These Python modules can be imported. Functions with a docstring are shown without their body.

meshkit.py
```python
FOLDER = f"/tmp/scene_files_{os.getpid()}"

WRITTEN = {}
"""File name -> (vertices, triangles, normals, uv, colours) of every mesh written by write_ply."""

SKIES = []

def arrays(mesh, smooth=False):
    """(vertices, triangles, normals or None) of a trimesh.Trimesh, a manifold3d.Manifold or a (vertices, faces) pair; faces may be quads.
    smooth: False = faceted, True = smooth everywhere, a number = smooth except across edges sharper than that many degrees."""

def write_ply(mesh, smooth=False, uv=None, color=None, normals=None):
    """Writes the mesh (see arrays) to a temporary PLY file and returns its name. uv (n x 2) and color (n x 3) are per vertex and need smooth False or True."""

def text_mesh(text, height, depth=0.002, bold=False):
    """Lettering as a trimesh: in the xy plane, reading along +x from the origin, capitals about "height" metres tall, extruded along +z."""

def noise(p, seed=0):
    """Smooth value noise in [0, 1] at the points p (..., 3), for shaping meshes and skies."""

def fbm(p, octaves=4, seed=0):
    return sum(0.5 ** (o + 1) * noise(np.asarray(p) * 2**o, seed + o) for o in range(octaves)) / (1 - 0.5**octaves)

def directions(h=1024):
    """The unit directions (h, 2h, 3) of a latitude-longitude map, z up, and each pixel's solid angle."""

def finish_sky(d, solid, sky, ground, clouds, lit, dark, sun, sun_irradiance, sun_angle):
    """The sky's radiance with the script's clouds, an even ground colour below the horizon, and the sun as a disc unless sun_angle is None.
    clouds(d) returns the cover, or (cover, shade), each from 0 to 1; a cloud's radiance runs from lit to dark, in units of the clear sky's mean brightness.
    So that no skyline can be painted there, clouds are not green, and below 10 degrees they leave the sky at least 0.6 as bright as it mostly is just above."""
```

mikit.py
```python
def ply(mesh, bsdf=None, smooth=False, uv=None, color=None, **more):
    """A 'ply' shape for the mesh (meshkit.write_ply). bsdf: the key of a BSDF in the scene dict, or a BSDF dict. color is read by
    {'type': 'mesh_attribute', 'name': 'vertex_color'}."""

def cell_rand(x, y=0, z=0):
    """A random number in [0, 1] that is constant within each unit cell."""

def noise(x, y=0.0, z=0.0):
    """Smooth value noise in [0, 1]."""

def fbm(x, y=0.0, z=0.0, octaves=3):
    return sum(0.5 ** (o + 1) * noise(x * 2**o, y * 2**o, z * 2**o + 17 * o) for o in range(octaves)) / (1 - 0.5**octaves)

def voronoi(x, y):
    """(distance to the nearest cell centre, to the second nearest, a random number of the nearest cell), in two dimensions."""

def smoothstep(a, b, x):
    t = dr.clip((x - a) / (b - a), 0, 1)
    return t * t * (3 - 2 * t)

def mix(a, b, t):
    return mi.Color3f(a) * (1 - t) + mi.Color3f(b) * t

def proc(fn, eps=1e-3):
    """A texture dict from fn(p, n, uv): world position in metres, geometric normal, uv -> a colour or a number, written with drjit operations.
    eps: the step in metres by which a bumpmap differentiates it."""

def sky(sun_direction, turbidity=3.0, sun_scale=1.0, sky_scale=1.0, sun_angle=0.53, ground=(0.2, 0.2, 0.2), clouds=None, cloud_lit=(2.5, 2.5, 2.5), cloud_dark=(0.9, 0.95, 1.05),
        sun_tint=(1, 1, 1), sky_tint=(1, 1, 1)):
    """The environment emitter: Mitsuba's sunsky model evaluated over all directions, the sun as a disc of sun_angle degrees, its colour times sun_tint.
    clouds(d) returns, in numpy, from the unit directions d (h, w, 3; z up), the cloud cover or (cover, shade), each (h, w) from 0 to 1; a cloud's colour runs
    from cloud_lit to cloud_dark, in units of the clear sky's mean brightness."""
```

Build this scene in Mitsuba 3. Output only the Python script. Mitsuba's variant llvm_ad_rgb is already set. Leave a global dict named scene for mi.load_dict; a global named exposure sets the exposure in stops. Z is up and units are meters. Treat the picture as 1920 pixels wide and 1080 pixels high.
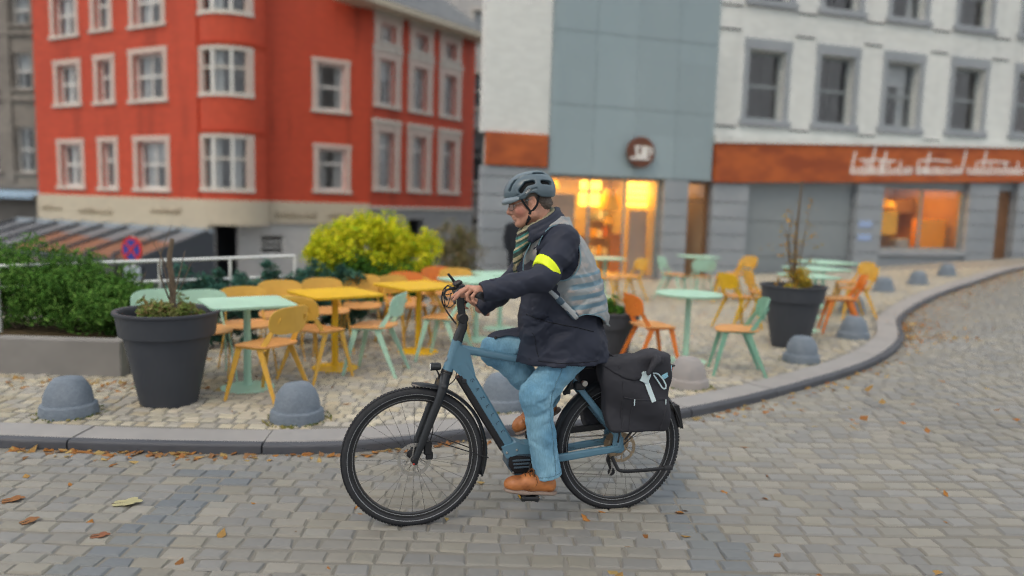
import math, random
import numpy as np, trimesh, mitsuba as mi, drjit as dr, mikit, meshkit
import shapely.geometry as sg
from shapely.ops import unary_union
from mikit import noise, fbm, voronoi, cell_rand, smoothstep, mix, proc

T = mi.ScalarTransform4f
scene, labels = {}, {}

# ------------------------------------------------------------------ camera, sky, exposure
ROLL, PITCH = math.atan(0.030), math.radians(6.315)
_f = np.array([0, math.cos(PITCH), -math.sin(PITCH)])
_u0 = np.cross([1., 0, 0], _f)
_up = -np.array([1., 0, 0]) * math.sin(ROLL) + _u0 * math.cos(ROLL)
CAM = np.array([0, 0, 1.65])
scene['camera'] = {'type': 'thinlens', 'fov': 2 * math.degrees(math.atan(960 / 1400)), 'fov_axis': 'x',
                   'to_world': T().look_at(origin=CAM.tolist(), target=(CAM + _f).tolist(), up=_up.tolist()),
                   'aperture_radius': 0.018, 'focus_distance': 3.85, 'near_clip': 0.05, 'far_clip': 2000.0}
exposure = 1.95
scene['sky'] = mikit.sky([-0.35, -0.55, 0.80], turbidity=4, sun_scale=0.24, sun_angle=26, clouds=lambda d: 1.0,
                         cloud_lit=(2.25, 2.35, 2.45))

# ------------------------------------------------------------------ helpers
used = {}
def nk(key):
    """the key itself, or numbered _001, _002 ... when it is taken"""
    if key not in used:
        used[key] = 0
        return key
    used[key] += 1
    k = f'{key}_{used[key]:03d}'
    used.setdefault(k, 0)
    return k
def lab(k, label=None, cat=None, group=None, kind=None):
    d = {}
    if label: d['label'] = label
    if cat: d['category'] = cat
    if group: d['group'] = group
    if kind: d['kind'] = kind
    if d: labels[k] = d
    return k
def thing(name, label, cat, group=None):
    return lab(nk(name), label, cat, group)
def add(name, mesh, m, parent=None, smooth=False, color=None, label=None, cat=None, group=None, kind=None, **more):
    k = nk(f'{parent}__{name}' if parent else name)
    if isinstance(mesh, list): mesh = join(mesh)
    scene[k] = mikit.ply(mesh, m, smooth=smooth, color=color, **more)
    return lab(k, label, cat, group, kind)
def join(ms): return trimesh.util.concatenate(ms) if len(ms) > 1 else ms[0]
def tm(v, f): return trimesh.Trimesh(np.asarray(v, float), np.asarray(f), process=False)
def box(x0, x1, y0, y1, z0, z1):
    v = [[x, y, z] for x in (x0, x1) for y in (y0, y1) for z in (z0, z1)]
    f = [[0, 1, 3], [0, 3, 2], [4, 6, 7], [4, 7, 5], [0, 4, 5], [0, 5, 1], [2, 3, 7], [2, 7, 6], [0, 2, 6], [0, 6, 4], [1, 5, 7], [1, 7, 3]]
    return tm(v, f)
def cbox(x0, x1, y0, y1, z0, z1, c):
    """a box with all edges chamfered"""
    v = []
    for sx, x in ((1, x0), (-1, x1)):
        for sy, y in ((1, y0), (-1, y1)):
            for sz, z in ((1, z0), (-1, z1)):
                v += [[x, y + sy * c, z + sz * c], [x + sx * c, y, z + sz * c], [x + sx * c, y + sy * c, z]]
    return trimesh.convex.convex_hull(np.array(v))
def catmull(pts, n=8):
    p = np.asarray(pts, float); q = np.vstack([2 * p[0] - p[1], p, 2 * p[-1] - p[-2]]); out = []
    for i in range(1, len(q) - 2):
        for t in np.arange(n) / n:
            a, b, c, d = q[i - 1:i + 3]
            out.append(.5 * (2 * b + (c - a) * t + (2 * a - 5 * b + 4 * c - d) * t * t + (3 * b - a - 3 * c + d) * t ** 3))
    return np.array(out + [p[-1]])
def sweep(pts, sec, up=(0, 0, 1), scales=None, cap=True):
    """closed section sec (k,2; first axis sideways, second along up) along the polyline pts"""
    p = np.asarray(pts, float); sec = np.asarray(sec, float); n, k = len(p), len(sec)
    t = np.gradient(p, axis=0); t /= np.linalg.norm(t, axis=1, keepdims=True) + 1e-12
    up = np.broadcast_to(np.asarray(up, float), p.shape)
    a = np.cross(t, up); a /= np.linalg.norm(a, axis=1, keepdims=True) + 1e-12
    b = np.cross(a, t)
    s = np.ones((n, 2)) if scales is None else np.asarray(scales, float)
    if s.ndim == 1: s = np.stack([s, s], 1)
    v = p[:, None] + sec[None, :, :1] * s[:, None, :1] * a[:, None] + sec[None, :, 1:] * s[:, None, 1:] * b[:, None]
    i, j = np.meshgrid(np.arange(n - 1), np.arange(k), indexing='ij')
    q = np.stack([i * k + j, (i + 1) * k + j, (i + 1) * k + (j + 1) % k, i * k + (j + 1) % k], -1).reshape(-1, 4)
    f = np.vstack([q[:, [0, 2, 1]], q[:, [0, 3, 2]]]); v = v.reshape(-1, 3)
    if cap:
        m = len(v); v = np.vstack([v, p[0], p[-1]]); jj = np.arange(k)
        f = np.vstack([f, np.stack([jj * 0 + m, jj, (jj + 1) % k], 1)[:, [0, 1, 2]], np.stack([jj * 0 + m + 1, (n - 1) * k + (jj + 1) % k, (n - 1) * k + jj], 1)])
    r = tm(v, f)
    if r.volume < 0: r.invert()
    return r
def circ(r, k=10, ry=None):
    a = np.arange(k) * 2 * np.pi / k
    return np.stack([r * np.cos(a), (ry or r) * np.sin(a)], 1)
def tube(pts, r, k=8, cap=True):
    p = np.asarray(pts, float); d = p[-1] - p[0]
    up = (0, 0, 1) if abs(d[2]) < .9 * np.linalg.norm(d) + 1e-9 else (0.3, 1, 0)
    rr = np.broadcast_to(r, (len(p),))
    return sweep(p, circ(1.0, k), up, rr, cap)
def lathe(prof, k=32, axis=None):
    """revolves (radius, height) rows round z"""
    pr = np.asarray(prof, float); n = len(pr); a = np.arange(k) * 2 * np.pi / k
    v = np.stack([pr[:, None, 0] * np.cos(a), pr[:, None, 0] * np.sin(a), np.broadcast_to(pr[:, None, 1], (n, k))], -1).reshape(-1, 3)
    i, j = np.meshgrid(np.arange(n - 1), np.arange(k), indexing='ij')
    q = np.stack([i * k + j, i * k + (j + 1) % k, (i + 1) * k + (j + 1) % k, (i + 1) * k + j], -1).reshape(-1, 4)
    f = np.vstack([q[:, [0, 1, 2]], q[:, [0, 2, 3]]])
    m = trimesh.Trimesh(v, f, process=True); m.merge_vertices(); m.update_faces(m.nondegenerate_faces())
    return tm(m.vertices, m.faces)
def extrude(poly, h):
    gs = getattr(poly, 'geoms', [poly])
    return join([trimesh.creation.extrude_polygon(g, h, engine='earcut') for g in gs if g.area > 1e-9])
def frame(P, d, n=None):
    """4x4 taking local x to the horizontal direction d, local y to z up, local z to the outward normal"""
    d = np.array([d[0], d[1], 0.]); d /= np.linalg.norm(d)
    M = np.eye(4); M[:3, 0] = d; M[:3, 1] = [0, 0, 1]; M[:3, 2] = np.cross(d, [0, 0, 1]); M[:3, 3] = P
    return M
def tr(mesh, M):
    m = mesh.copy(); m.apply_transform(M); return m
def rotz(a):
    M = np.eye(4); M[:2, :2] = [[math.cos(a), -math.sin(a)], [math.sin(a), math.cos(a)]]; return M
def rotx(a):
    M = np.eye(4); M[1:3, 1:3] = [[math.cos(a), -math.sin(a)], [math.sin(a), math.cos(a)]]; return M
def roty(a):
    M = np.eye(4); M[0, 0] = M[2, 2] = math.cos(a); M[0, 2] = math.sin(a); M[2, 0] = -math.sin(a); return M
def mv(x, y, z):
    M = np.eye(4); M[:3, 3] = [x, y, z]; return M

def relax(v, f, it):
    """evens out a net surface: each pass moves a vertex towards its neighbours' mean and back a little"""
    import scipy.sparse as sp
    e = np.vstack([f[:, [0, 1]], f[:, [1, 2]], f[:, [2, 0]]]); e = np.unique(np.sort(e, 1), axis=0); n = len(v)
    A = sp.coo_matrix((np.ones(2 * len(e)), (np.r_[e[:, 0], e[:, 1]], np.r_[e[:, 1], e[:, 0]])), (n, n)).tocsr(); A = sp.diags(1 / np.maximum(np.asarray(A.sum(1)).ravel(), 1)) @ A
    for _ in range(it): v = v + .5 * (A @ v - v); v = v - .45 * (A @ v - v)
    return v
# ------------------------------------------------------------------ surface nets on a distance grid
class Field:
    def __init__(s, lo, hi, h):
        s.lo, s.h = np.array(lo, float), h
        s.n = np.ceil((np.array(hi) - s.lo) / h).astype(int) + 1
        s.g = np.full(s.n, 0.5, np.float32)
    def _win(s, lo, hi):
        a = np.clip(np.floor((np.asarray(lo) - s.lo) / s.h).astype(int), 0, s.n); b = np.clip(np.ceil((np.asarray(hi) - s.lo) / s.h).astype(int) + 1, 0, s.n)
        sl = tuple(slice(x, y) for x, y in zip(a, b))
        P = np.stack(np.meshgrid(*[s.lo[k] + s.h * np.arange(a[k], b[k]) for k in range(3)], indexing='ij'), -1)
        return sl, P
    def mix(s, sl, D, k, op='u'):
        G = s.g[sl]
        if G.size == 0: return
        if op == 'u':
            h = np.maximum(k - np.abs(G - D), 0) / max(k, 1e-6); s.g[sl] = np.minimum(G, D) - h * h * k * .25
        else:
            D = -D; h = np.maximum(k - np.abs(G - D), 0) / max(k, 1e-6); s.g[sl] = np.maximum(G, D) + h * h * k * .25
    def cap(s, a, b, ra, rb=None, k=.02, op='u', flat=None):
        """cone-sphere from a to b; flat=(direction, factor) squashes the distance along a direction"""
        rb = ra if rb is None else rb; a, b = np.asarray(a, float), np.asarray(b, float)
        m = max(ra, rb) * (1.0 if flat is None else max(1, 1 / flat[1])) + k + 4 * s.h
        sl, P = s._win(np.minimum(a, b) - m, np.maximum(a, b) + m)
        if P.size == 0: return
        d = b - a; q = P - a; t = np.clip(q @ d / max(d @ d, 1e-12), 0, 1)
        r = q - t[..., None] * d
        if flat is not None:
            e = np.asarray(flat[0], float); e = e / np.linalg.norm(e); c = r @ e
            r = r + (c * (flat[1] - 1))[..., None] * e
        s.mix(sl, (np.linalg.norm(r, axis=-1) - (ra + (rb - ra) * t)).astype(np.float32), k, op)
    def ell(s, c, rad, R=np.eye(3), k=.02, op='u'):
        c, rad = np.asarray(c, float), np.asarray(rad, float)
        m = rad.max() + k + 4 * s.h
        sl, P = s._win(c - m, c + m)
        if P.size == 0: return
        q = (P - c) @ np.asarray(R).T   # rows of R: the ellipsoid's axes
        k0 = np.linalg.norm(q / rad, axis=-1); k1 = np.linalg.norm(q / rad ** 2, axis=-1)
        s.mix(sl, (k0 * (k0 - 1) / np.maximum(k1, 1e-6)).astype(np.float32), k, op)
    def pts(s): return s._win(s.lo, s.lo + s.h * (s.n - 1))[1]
    def disp(s, fn, band=.03):
        m = np.abs(s.g) < band; idx = np.argwhere(m); s.g[m] += fn(s.lo + s.h * idx).astype(np.float32)
    def cut(s, fn, k=0.0):
        """keeps where fn(points) < 0"""
        D = fn(s.pts()).astype(np.float32)
        h = np.maximum(k - np.abs(s.g - D), 0) / max(k, 1e-6); s.g = np.maximum(s.g, D) + h * h * k * .25
    def mesh(s, it=6):
        g = s.g.copy(); g[0], g[-1], g[:, 0], g[:, -1], g[:, :, 0], g[:, :, -1] = (np.float32(.5),) * 6
        n = np.array(g.shape); inside = g < 0
        c = np.zeros(n - 1, np.int8)
        for i, j, k in np.ndindex(2, 2, 2): c += inside[i:n[0] - 1 + i, j:n[1] - 1 + j, k:n[2] - 1 + k]
        cells = np.argwhere((c > 0) & (c < 8)); idx = np.full(n - 1, -1, np.int64); idx[tuple(cells.T)] = np.arange(len(cells))
        acc, cnt = np.zeros((len(cells), 3)), np.zeros(len(cells))
        corners = list(np.ndindex(2, 2, 2))
        for a in corners:
            for ax in range(3):
                if a[ax]: continue
                b = list(a); b[ax] = 1
                ga, gb = g[tuple((cells + a).T)], g[tuple((cells + b).T)]
                m = (ga < 0) != (gb < 0); t = np.where(m, ga / np.where(m, ga - gb, 1), 0)
                p = cells + np.array(a, float); p[:, ax] += t
                acc += p * m[:, None]; cnt += m
        V = s.lo + s.h * acc / cnt[:, None]; F = []
        for ax in range(3):
            sa = [slice(1, -1)] * 3; sa[ax] = slice(0, -1); sb = list(sa); sb[ax] = slice(1, None)
            A, B = inside[tuple(sa)], inside[tuple(sb)]
            e = np.argwhere(A != B); flip = B[tuple(e.T)]
            off = np.ones(3, int); off[ax] = 0; e = e + off
            u, w = [(1, 2), (2, 0), (0, 1)][ax]; du, dw = np.eye(3, dtype=int)[u], np.eye(3, dtype=int)[w]
            q = np.stack([idx[tuple((e - du * x - dw * y).T)] for x, y in ((1, 1), (0, 1), (0, 0), (1, 0))], 1)
            q[flip] = q[flip][:, ::-1]; F.append(q)
        q = np.vstack(F); m = tm(V, np.vstack([q[:, [0, 1, 2]], q[:, [0, 2, 3]]]))
        if it: m.vertices[:] = relax(np.array(m.vertices), np.array(m.faces), it)
        if m.volume < 0: m.invert()
        return m

# ------------------------------------------------------------------ materials
def C(*v): return {'type': 'rgb', 'value': list(v)}
def mat(name, color, rough=.6, spec=.4, metallic=0., bump=None, bscale=1.0, **more):
    d = {'type': 'principled', 'base_color': color if isinstance(color, dict) else C(*color), 'roughness': rough if isinstance(rough, dict) else float(rough), 'specular': float(spec), 'metallic': float(metallic), **more}
    if bump is not None: d = {'type': 'bumpmap', 'arbitrary': bump, 'scale': float(bscale), 'bsdf': d}
    scene[name] = {'type': 'twosided', 'bsdf': d}
    return name
def mottle(a, b, s, s2=None):
    """a colour that wanders between a and b in patches of 1/s metres"""
    def fn(p, n, uv): return mix(a, b, fbm(p.x * s, p.y * s, p.z * (s2 or s), 3))
    return proc(fn)
def emit(r, g, b): return {'emitter': {'type': 'area', 'radiance': C(r, g, b)}}
vcol = {'type': 'mesh_attribute', 'name': 'vertex_color'}
def h0(x, y):
    """height of the roadway"""
    t = np.asarray(x) - 2.5
    return -.008 * np.maximum(0, np.asarray(y) - 5) + .03 * (t + np.sqrt(t * t + .5)) - .0015
KH = .06
# ------------------------------------------------------------------ the setting: ground, road, plaza, kerb
KERB = np.array([[-40, 6.6], [-20, 5.4], [-8, 4.82], [-5, 4.70], [-3.27, 4.665], [-2.2, 4.66], [-1.09, 4.76], [-.2, 5.13], [.6, 5.45], [1.44, 5.85], [2.72, 6.83], [3.9, 7.85], [4.85, 9.1], [5.75, 10.85],
                 [7.5, 13.1], [9.7, 15.4], [12.3, 17.9], [16, 20.0], [24, 22.8], [40, 27.8]])
kc = catmull(KERB, 6)
BACK = [[40, 28.9], [0, 16.4 - .05], [-.7, 16.2], [-.55, 13.0], [-3.0, 11.3], [-6.2, 9.5], [-20, 8.2], [-40, 8.0]]
SHOPY = lambda x: 16.4 + .315 * x
mat('m_joint', mottle((.16, .155, .14), (.21, .20, .18), 2.2), .95, .2)
def sett_color(p, n, uv): return mi.Color3f(0)
mat('m_sett', vcol, .55, .45, bump=proc(lambda p, n, uv: fbm(p.x * 60, p.y * 60, p.z * 60, 3)), bscale=.0035)
mat('m_kerb', mottle((.24, .235, .235), (.31, .30, .295), 6), .6, .4, bump=proc(lambda p, n, uv: fbm(p.x * 40, p.y * 40, p.z * 40, 3)), bscale=.003)
mat('m_edge_shade_dirt', mottle((.05, .055, .068), (.08, .085, .10), 5), .55, .4, bump=proc(lambda p, n, uv: fbm(p.x * 40, p.y * 40, p.z * 40, 3)), bscale=.003)  # shade and dirt of the kerb face, put into a dark colour
mat('m_lower', mottle((.12, .12, .12), (.2, .19, .18), .7), .9, .2)

# the low street behind the railing and everything beyond it, out to the horizon
def gridmesh(xs, ys, zf):
    X, Y = np.meshgrid(xs, ys, indexing='ij'); Z = zf(X, Y); n, m = X.shape
    i, j = np.meshgrid(np.arange(n - 1), np.arange(m - 1), indexing='ij')
    q = np.stack([i * m + j, (i + 1) * m + j, (i + 1) * m + j + 1, i * m + j + 1], -1).reshape(-1, 4)
    return tm(np.stack([X, Y, Z], -1).reshape(-1, 3), np.vstack([q[:, [0, 1, 2]], q[:, [0, 2, 3]]]))
xs = np.linspace(-600, 600, 25)
add('ground', gridmesh(xs, xs, lambda x, y: 0 * x - 2.45), 'm_lower', label='low grey street surface beyond the railing', kind='structure')
# road bed (dark sanded joints), reaching under the kerb
road_poly = sg.Polygon(np.vstack([kc + [0, .16], [[60, 34], [60, -60], [-60, -60], [-60, 6.6]]]))
plaza_poly = sg.Polygon(np.vstack([kc + [0, .14], BACK]))
def drape(poly, zf, cell):
    """a sheet over the polygon, in cells that follow the height"""
    x0, y0, x1, y1 = poly.bounds; out = []
    gx = np.unique(np.concatenate([np.arange(-16, 22.01, cell), np.linspace(x0, -16, 5), np.linspace(22, x1, 5)])); gx = gx[(gx >= x0 - .01) & (gx <= x1 + .01)]
    gy = np.unique(np.concatenate([np.arange(0, 26.01, cell), np.linspace(min(y0, 0), 0, 4), np.linspace(26, max(y1, 26), 4)])); gy = gy[(gy >= y0 - cell) & (gy <= y1 + cell)]
    from shapely.prepared import prep
    pp = prep(poly); V, Fc = [], []
    for i in range(len(gx) - 1):
        for j in range(len(gy) - 1):
            b = sg.box(gx[i], gy[j], gx[i + 1], gy[j + 1])
            if not pp.intersects(b): continue
            if pp.contains(b):
                pts = [(gx[i], gy[j]), (gx[i + 1], gy[j]), (gx[i + 1], gy[j + 1]), (gx[i], gy[j + 1])]; tri = [[0, 1, 2], [0, 2, 3]]
                out.append((pts, tri)); continue
            q = poly.intersection(b)
            for g in getattr(q, 'geoms', [q]):
                if g.geom_type == 'Polygon' and g.area > 1e-7:
                    v, f = trimesh.creation.triangulate_polygon(g, engine='earcut'); out.append((v, f))
    k = 0
    for v, f in out:
        V.append(np.asarray(v)); Fc.append(np.asarray(f) + k); k += len(v)
    v = np.vstack(V); f = np.vstack(Fc); v3 = np.column_stack([v, zf(v[:, 0], v[:, 1])])
    m = tm(v3, f); nz = np.cross(v3[f[:, 1]] - v3[f[:, 0]], v3[f[:, 2]] - v3[f[:, 0]])[:, 2]; f[nz < 0] = f[nz < 0][:, ::-1]
    return tm(v3, f)
JD = .005   # how deep the joints lie
add('road', drape(road_poly, lambda x, y: h0(x, y) - JD, 1.0), 'm_joint', label='grey cobbled roadway curving up to the right', kind='structure')
add('plaza', drape(plaza_poly, lambda x, y: h0(x, y) + KH - JD, 1.0), 'm_joint', label='pale cobbled terrace square inside the kerb', kind='structure')

# kerb stones, one by one; the dark front strip paints in shade and dirt
rng = np.random.default_rng(5)
seg = np.linalg.norm(np.diff(kc, axis=0), axis=1); arc = np.concatenate([[0], np.cumsum(seg)])
def kpt(s):
    p = np.stack([np.interp(s, arc, kc[:, 0]), np.interp(s, arc, kc[:, 1])], -1)
    e = .05; q = np.stack([np.interp(s + e, arc, kc[:, 0]) - np.interp(s - e, arc, kc[:, 0]), np.interp(s + e, arc, kc[:, 1]) - np.interp(s - e, arc, kc[:, 1])], -1)
    q /= np.linalg.norm(q, axis=-1, keepdims=True)
    return p, np.stack([-q[..., 1], q[..., 0]], -1)
KW = .32
lab('kerb', 'long curved kerb of grey stones edging the terrace', kind='structure')
s = 0.0
while s < arc[-1] - 1.2:
    L = .95 + .35 * rng.random(); ss = np.linspace(s + .006, s + L - .006, 5); p, nn = kpt(ss)
    if p[2, 0] < -13 or p[2, 0] > 30: s += L; continue
    for nm, mt, sec in (('edge_stone', 'm_edge_shade_dirt', [(0, -.12), (0, KH - .022), (.006, KH - .007), (.018, KH + .001), (.062, KH + .001), (.064, KH - .01), (.064, -.12)]), ('slab', 'm_kerb', [(.068, -.12), (.068, KH - .006), (.074, KH + .002), (KW - .008, KH + .005), (KW, KH - .004), (KW, -.12)])):
        dz = rng.normal(0, .002); v = np.array([[*(p[i] + nn[i] * a), h0(*p[i]) + dz + b] for i in range(5) for a, b in sec]); k = len(sec)
        f = []
        for i in range(4):
            for j in range(k):
                a, b, c, d = i * k + j, i * k + (j + 1) % k, (i + 1) * k + (j + 1) % k, (i + 1) * k + j; f += [[a, c, b], [a, d, c]]
        for j in range(1, k - 1): f += [[0, j, j + 1], [4 * k, 4 * k + j + 1, 4 * k + j]]
        m = tm(v, f)
        if m.volume < 0: m.invert()
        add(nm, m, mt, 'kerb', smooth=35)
    s += L

# setts: the 300 largest of each surface are parts, the rest one part
def setts(holder, poly, region, w, d, jx, cols, hfn, seed, bands=None, limit=300, rise=.009):
    r = np.random.default_rng(seed); V0 = []
    x0, y0, x1, y1 = region; C_ = []
    for row, y in enumerate(np.arange(y0, y1, d + jx)):
        x = x0 + r.random() * w
        while x < x1:
            ww = w * (.8 + .45 * r.random()); C_.append((x + ww / 2, y + d / 2 + .02 * math.sin(x * .9 + row), ww)); x += ww + jx
    c = np.array(C_)
    c = c[(np.abs(c[:, 0]) / c[:, 1] < 1.15) & (c[:, 1] > 1.2)]
    from shapely import contains_xy
    c = c[contains_xy(poly, c[:, 0], c[:, 1])]
    n = len(c); a = (jx + .0) * .0
    hw, hd = c[:, 2] / 2, np.full(n, d / 2) - r.random(n) * .006
    ch = .007 + .005 * r.random(n); dz = r.normal(0, .0016, n); tx, ty = r.normal(0, .010, n), r.normal(0, .010, n); ro = r.normal(0, .02, n)
    sx, sy = np.array([-1, 1, 1, -1]), np.array([-1, -1, 1, 1])
    jit = lambda: r.normal(0, .0035, (n, 4))
    bx, by = sx * hw[:, None] + jit(), sy * hd[:, None] + jit()
    rings = []
    for k, (ins, z) in enumerate(((0., -rise - .01), (0., -.006), (1., .004))):
        X = bx - sx * ch[:, None] * ins; Y = by - sy * ch[:, None] * ins; Z = z + dz[:, None] + (X * tx[:, None] + Y * ty[:, None]) * (k > 0)
        rings.append(np.stack([X + c[:, :1] - Y * ro[:, None], Y + c[:, 1:2] + X * ro[:, None], Z + hfn(c[:, 0], c[:, 1])[:, None]], -1))
    V = np.concatenate(rings + [np.stack([c[:, 0], c[:, 1], hfn(c[:, 0], c[:, 1]) + dz + .007], -1)[:, None]], 1)   # n,13,3
    f = []
    for k in range(2):
        for j in range(4): a, b = k * 4 + j, k * 4 + (j + 1) % 4; f += [[a, b, b + 4], [a, b + 4, a + 4]]
    for j in range(4): f.append([8 + j, 8 + (j + 1) % 4, 12])
    f = np.array(f)
    cols = np.array(cols); pick = r.integers(0, len(cols), n)
    col = cols[pick] * (.90 + .2 * r.random((n, 1)))
    patch = meshkit.fbm(np.column_stack([c[:, :2] * .55, np.zeros(n)]), 3, seed)
    col *= (.80 + .4 * patch)[:, None]
    if bands is not None: col = bands(c, col)
    seen = (np.abs(c[:, 0]) / c[:, 1] < .70) & (c[:, 1] > 3.15); inview = np.argsort(-(c[:, 2] * d / c[:, 1] ** 3) * seen)
    for i in inview[:limit]:
        add('sett', tm(V[i], f), 'm_sett', holder, smooth=False, color=np.tile(col[i], (13, 1)))
    rest = inview[limit:]
    VV = V[rest].reshape(-1, 3); FF = (f[None] + 13 * np.arange(len(rest))[:, None, None]).reshape(-1, 3)
    add('paving', tm(VV, FF), 'm_sett', holder, color=np.repeat(col[rest], 13, 0), kind='stuff')
    return n
inner = road_poly.difference(sg.LineString(kc).buffer(.075))
def bands(c, col):
    # two strips of darker, bluish stones run across the roadway
    def near(x, y, P, Q, w):
        P, Q = np.array(P), np.array(Q); d = (Q - P) / np.linalg.norm(Q - P); q = np.stack([x, y], 1) - P
        return (np.abs(q[:, 0] * d[1] - q[:, 1] * d[0]) < w) & (q @ d > 0) & (q @ d < np.linalg.norm(Q - P))
    m = near(c[:, 0], c[:, 1], (-1.80, 2.4), (-1.72, 4.40), .17) | near(c[:, 0], c[:, 1], (.94, 5.1), (1.12, 2.4), .14)
    col[m] = col[m] * .50 + np.array([.09, .12, .155]) * .50
    return col
ROADC = [(.225, .22, .20), (.215, .21, .195), (.24, .23, .205), (.205, .205, .20), (.23, .22, .19), (.20, .20, .195)]
PLAZC = [(.40, .365, .28), (.36, .335, .27), (.34, .32, .28), (.42, .385, .31), (.31, .295, .265), (.37, .325, .24)]
setts('road', inner, (-6.5, 1.2, 15, 18.5), .135, .102, .007, ROADC, h0, 11, bands)
KP = sg.Polygon(np.vstack([kc, kc[::-1] + [0, 60]]))
pl = plaza_poly.difference(sg.LineString(kc).buffer(KW + .05))
setts('plaza', pl, (-9, 4.8, 13, 18), .105, .10, .012, PLAZC, lambda x, y: h0(x, y) + KH, 12)
# ------------------------------------------------------------------ buildings
def brick_bump(w, h, u_dir):
    ux, uy = u_dir
    def fn(p, n, uv):
        u = (p.x * ux + p.y * uy) / w; v = p.z / h; r = dr.floor(v); u = u + .5 * (r - 2 * dr.floor(r / 2))
        fu, fv = u - dr.floor(u), v - r
        e = smoothstep(0., .05, fu) * smoothstep(1., .95, fu) * smoothstep(0., .13, fv) * smoothstep(1., .87, fv)
        return e * (.8 + .2 * cell_rand(dr.floor(u), r)) + .25 * fbm(p.x * 25, p.y * 25, p.z * 25, 2)
    return proc(fn, 2e-3)
def painted(a, b, w=.22, h=.075, u_dir=(1, 0), streak=.12):
    """painted brick: the paint wanders from a to b, with rain streaks and single darker bricks"""
    ux, uy = u_dir
    def fn(p, n, uv):
        u = p.x * ux + p.y * uy
        c = mix(a, b, fbm(u * .7, p.z * .5, 3.0, 3))
        st = smoothstep(.55, .85, fbm(u * 3.5, p.z * .25, 7.0, 3))
        v = dr.floor(p.z / h); br = cell_rand(dr.floor(u / w + .5 * (v - 2 * dr.floor(v / 2))), v)
        return c * (1 - streak * st) * (.95 + .10 * br)
    return proc(fn)
mat('m_red', painted((.57, .080, .036), (.48, .063, .030), u_dir=(.85, .5), streak=.26), .62, .35, bump=brick_bump(.22, .075, (.85, .5)), bscale=.006)
mat('m_whitebrick', painted((.69, .71, .69), (.59, .615, .605), u_dir=(.954, .30)), .6, .3, bump=brick_bump(.22, .075, (.954, .30)), bscale=.006)
mat('m_trim', mottle((.66, .62, .55), (.55, .51, .46), 3), .6, .3)
mat('m_pink', mottle((.62, .51, .45), (.54, .43, .38), 2.5), .65, .3)
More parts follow.
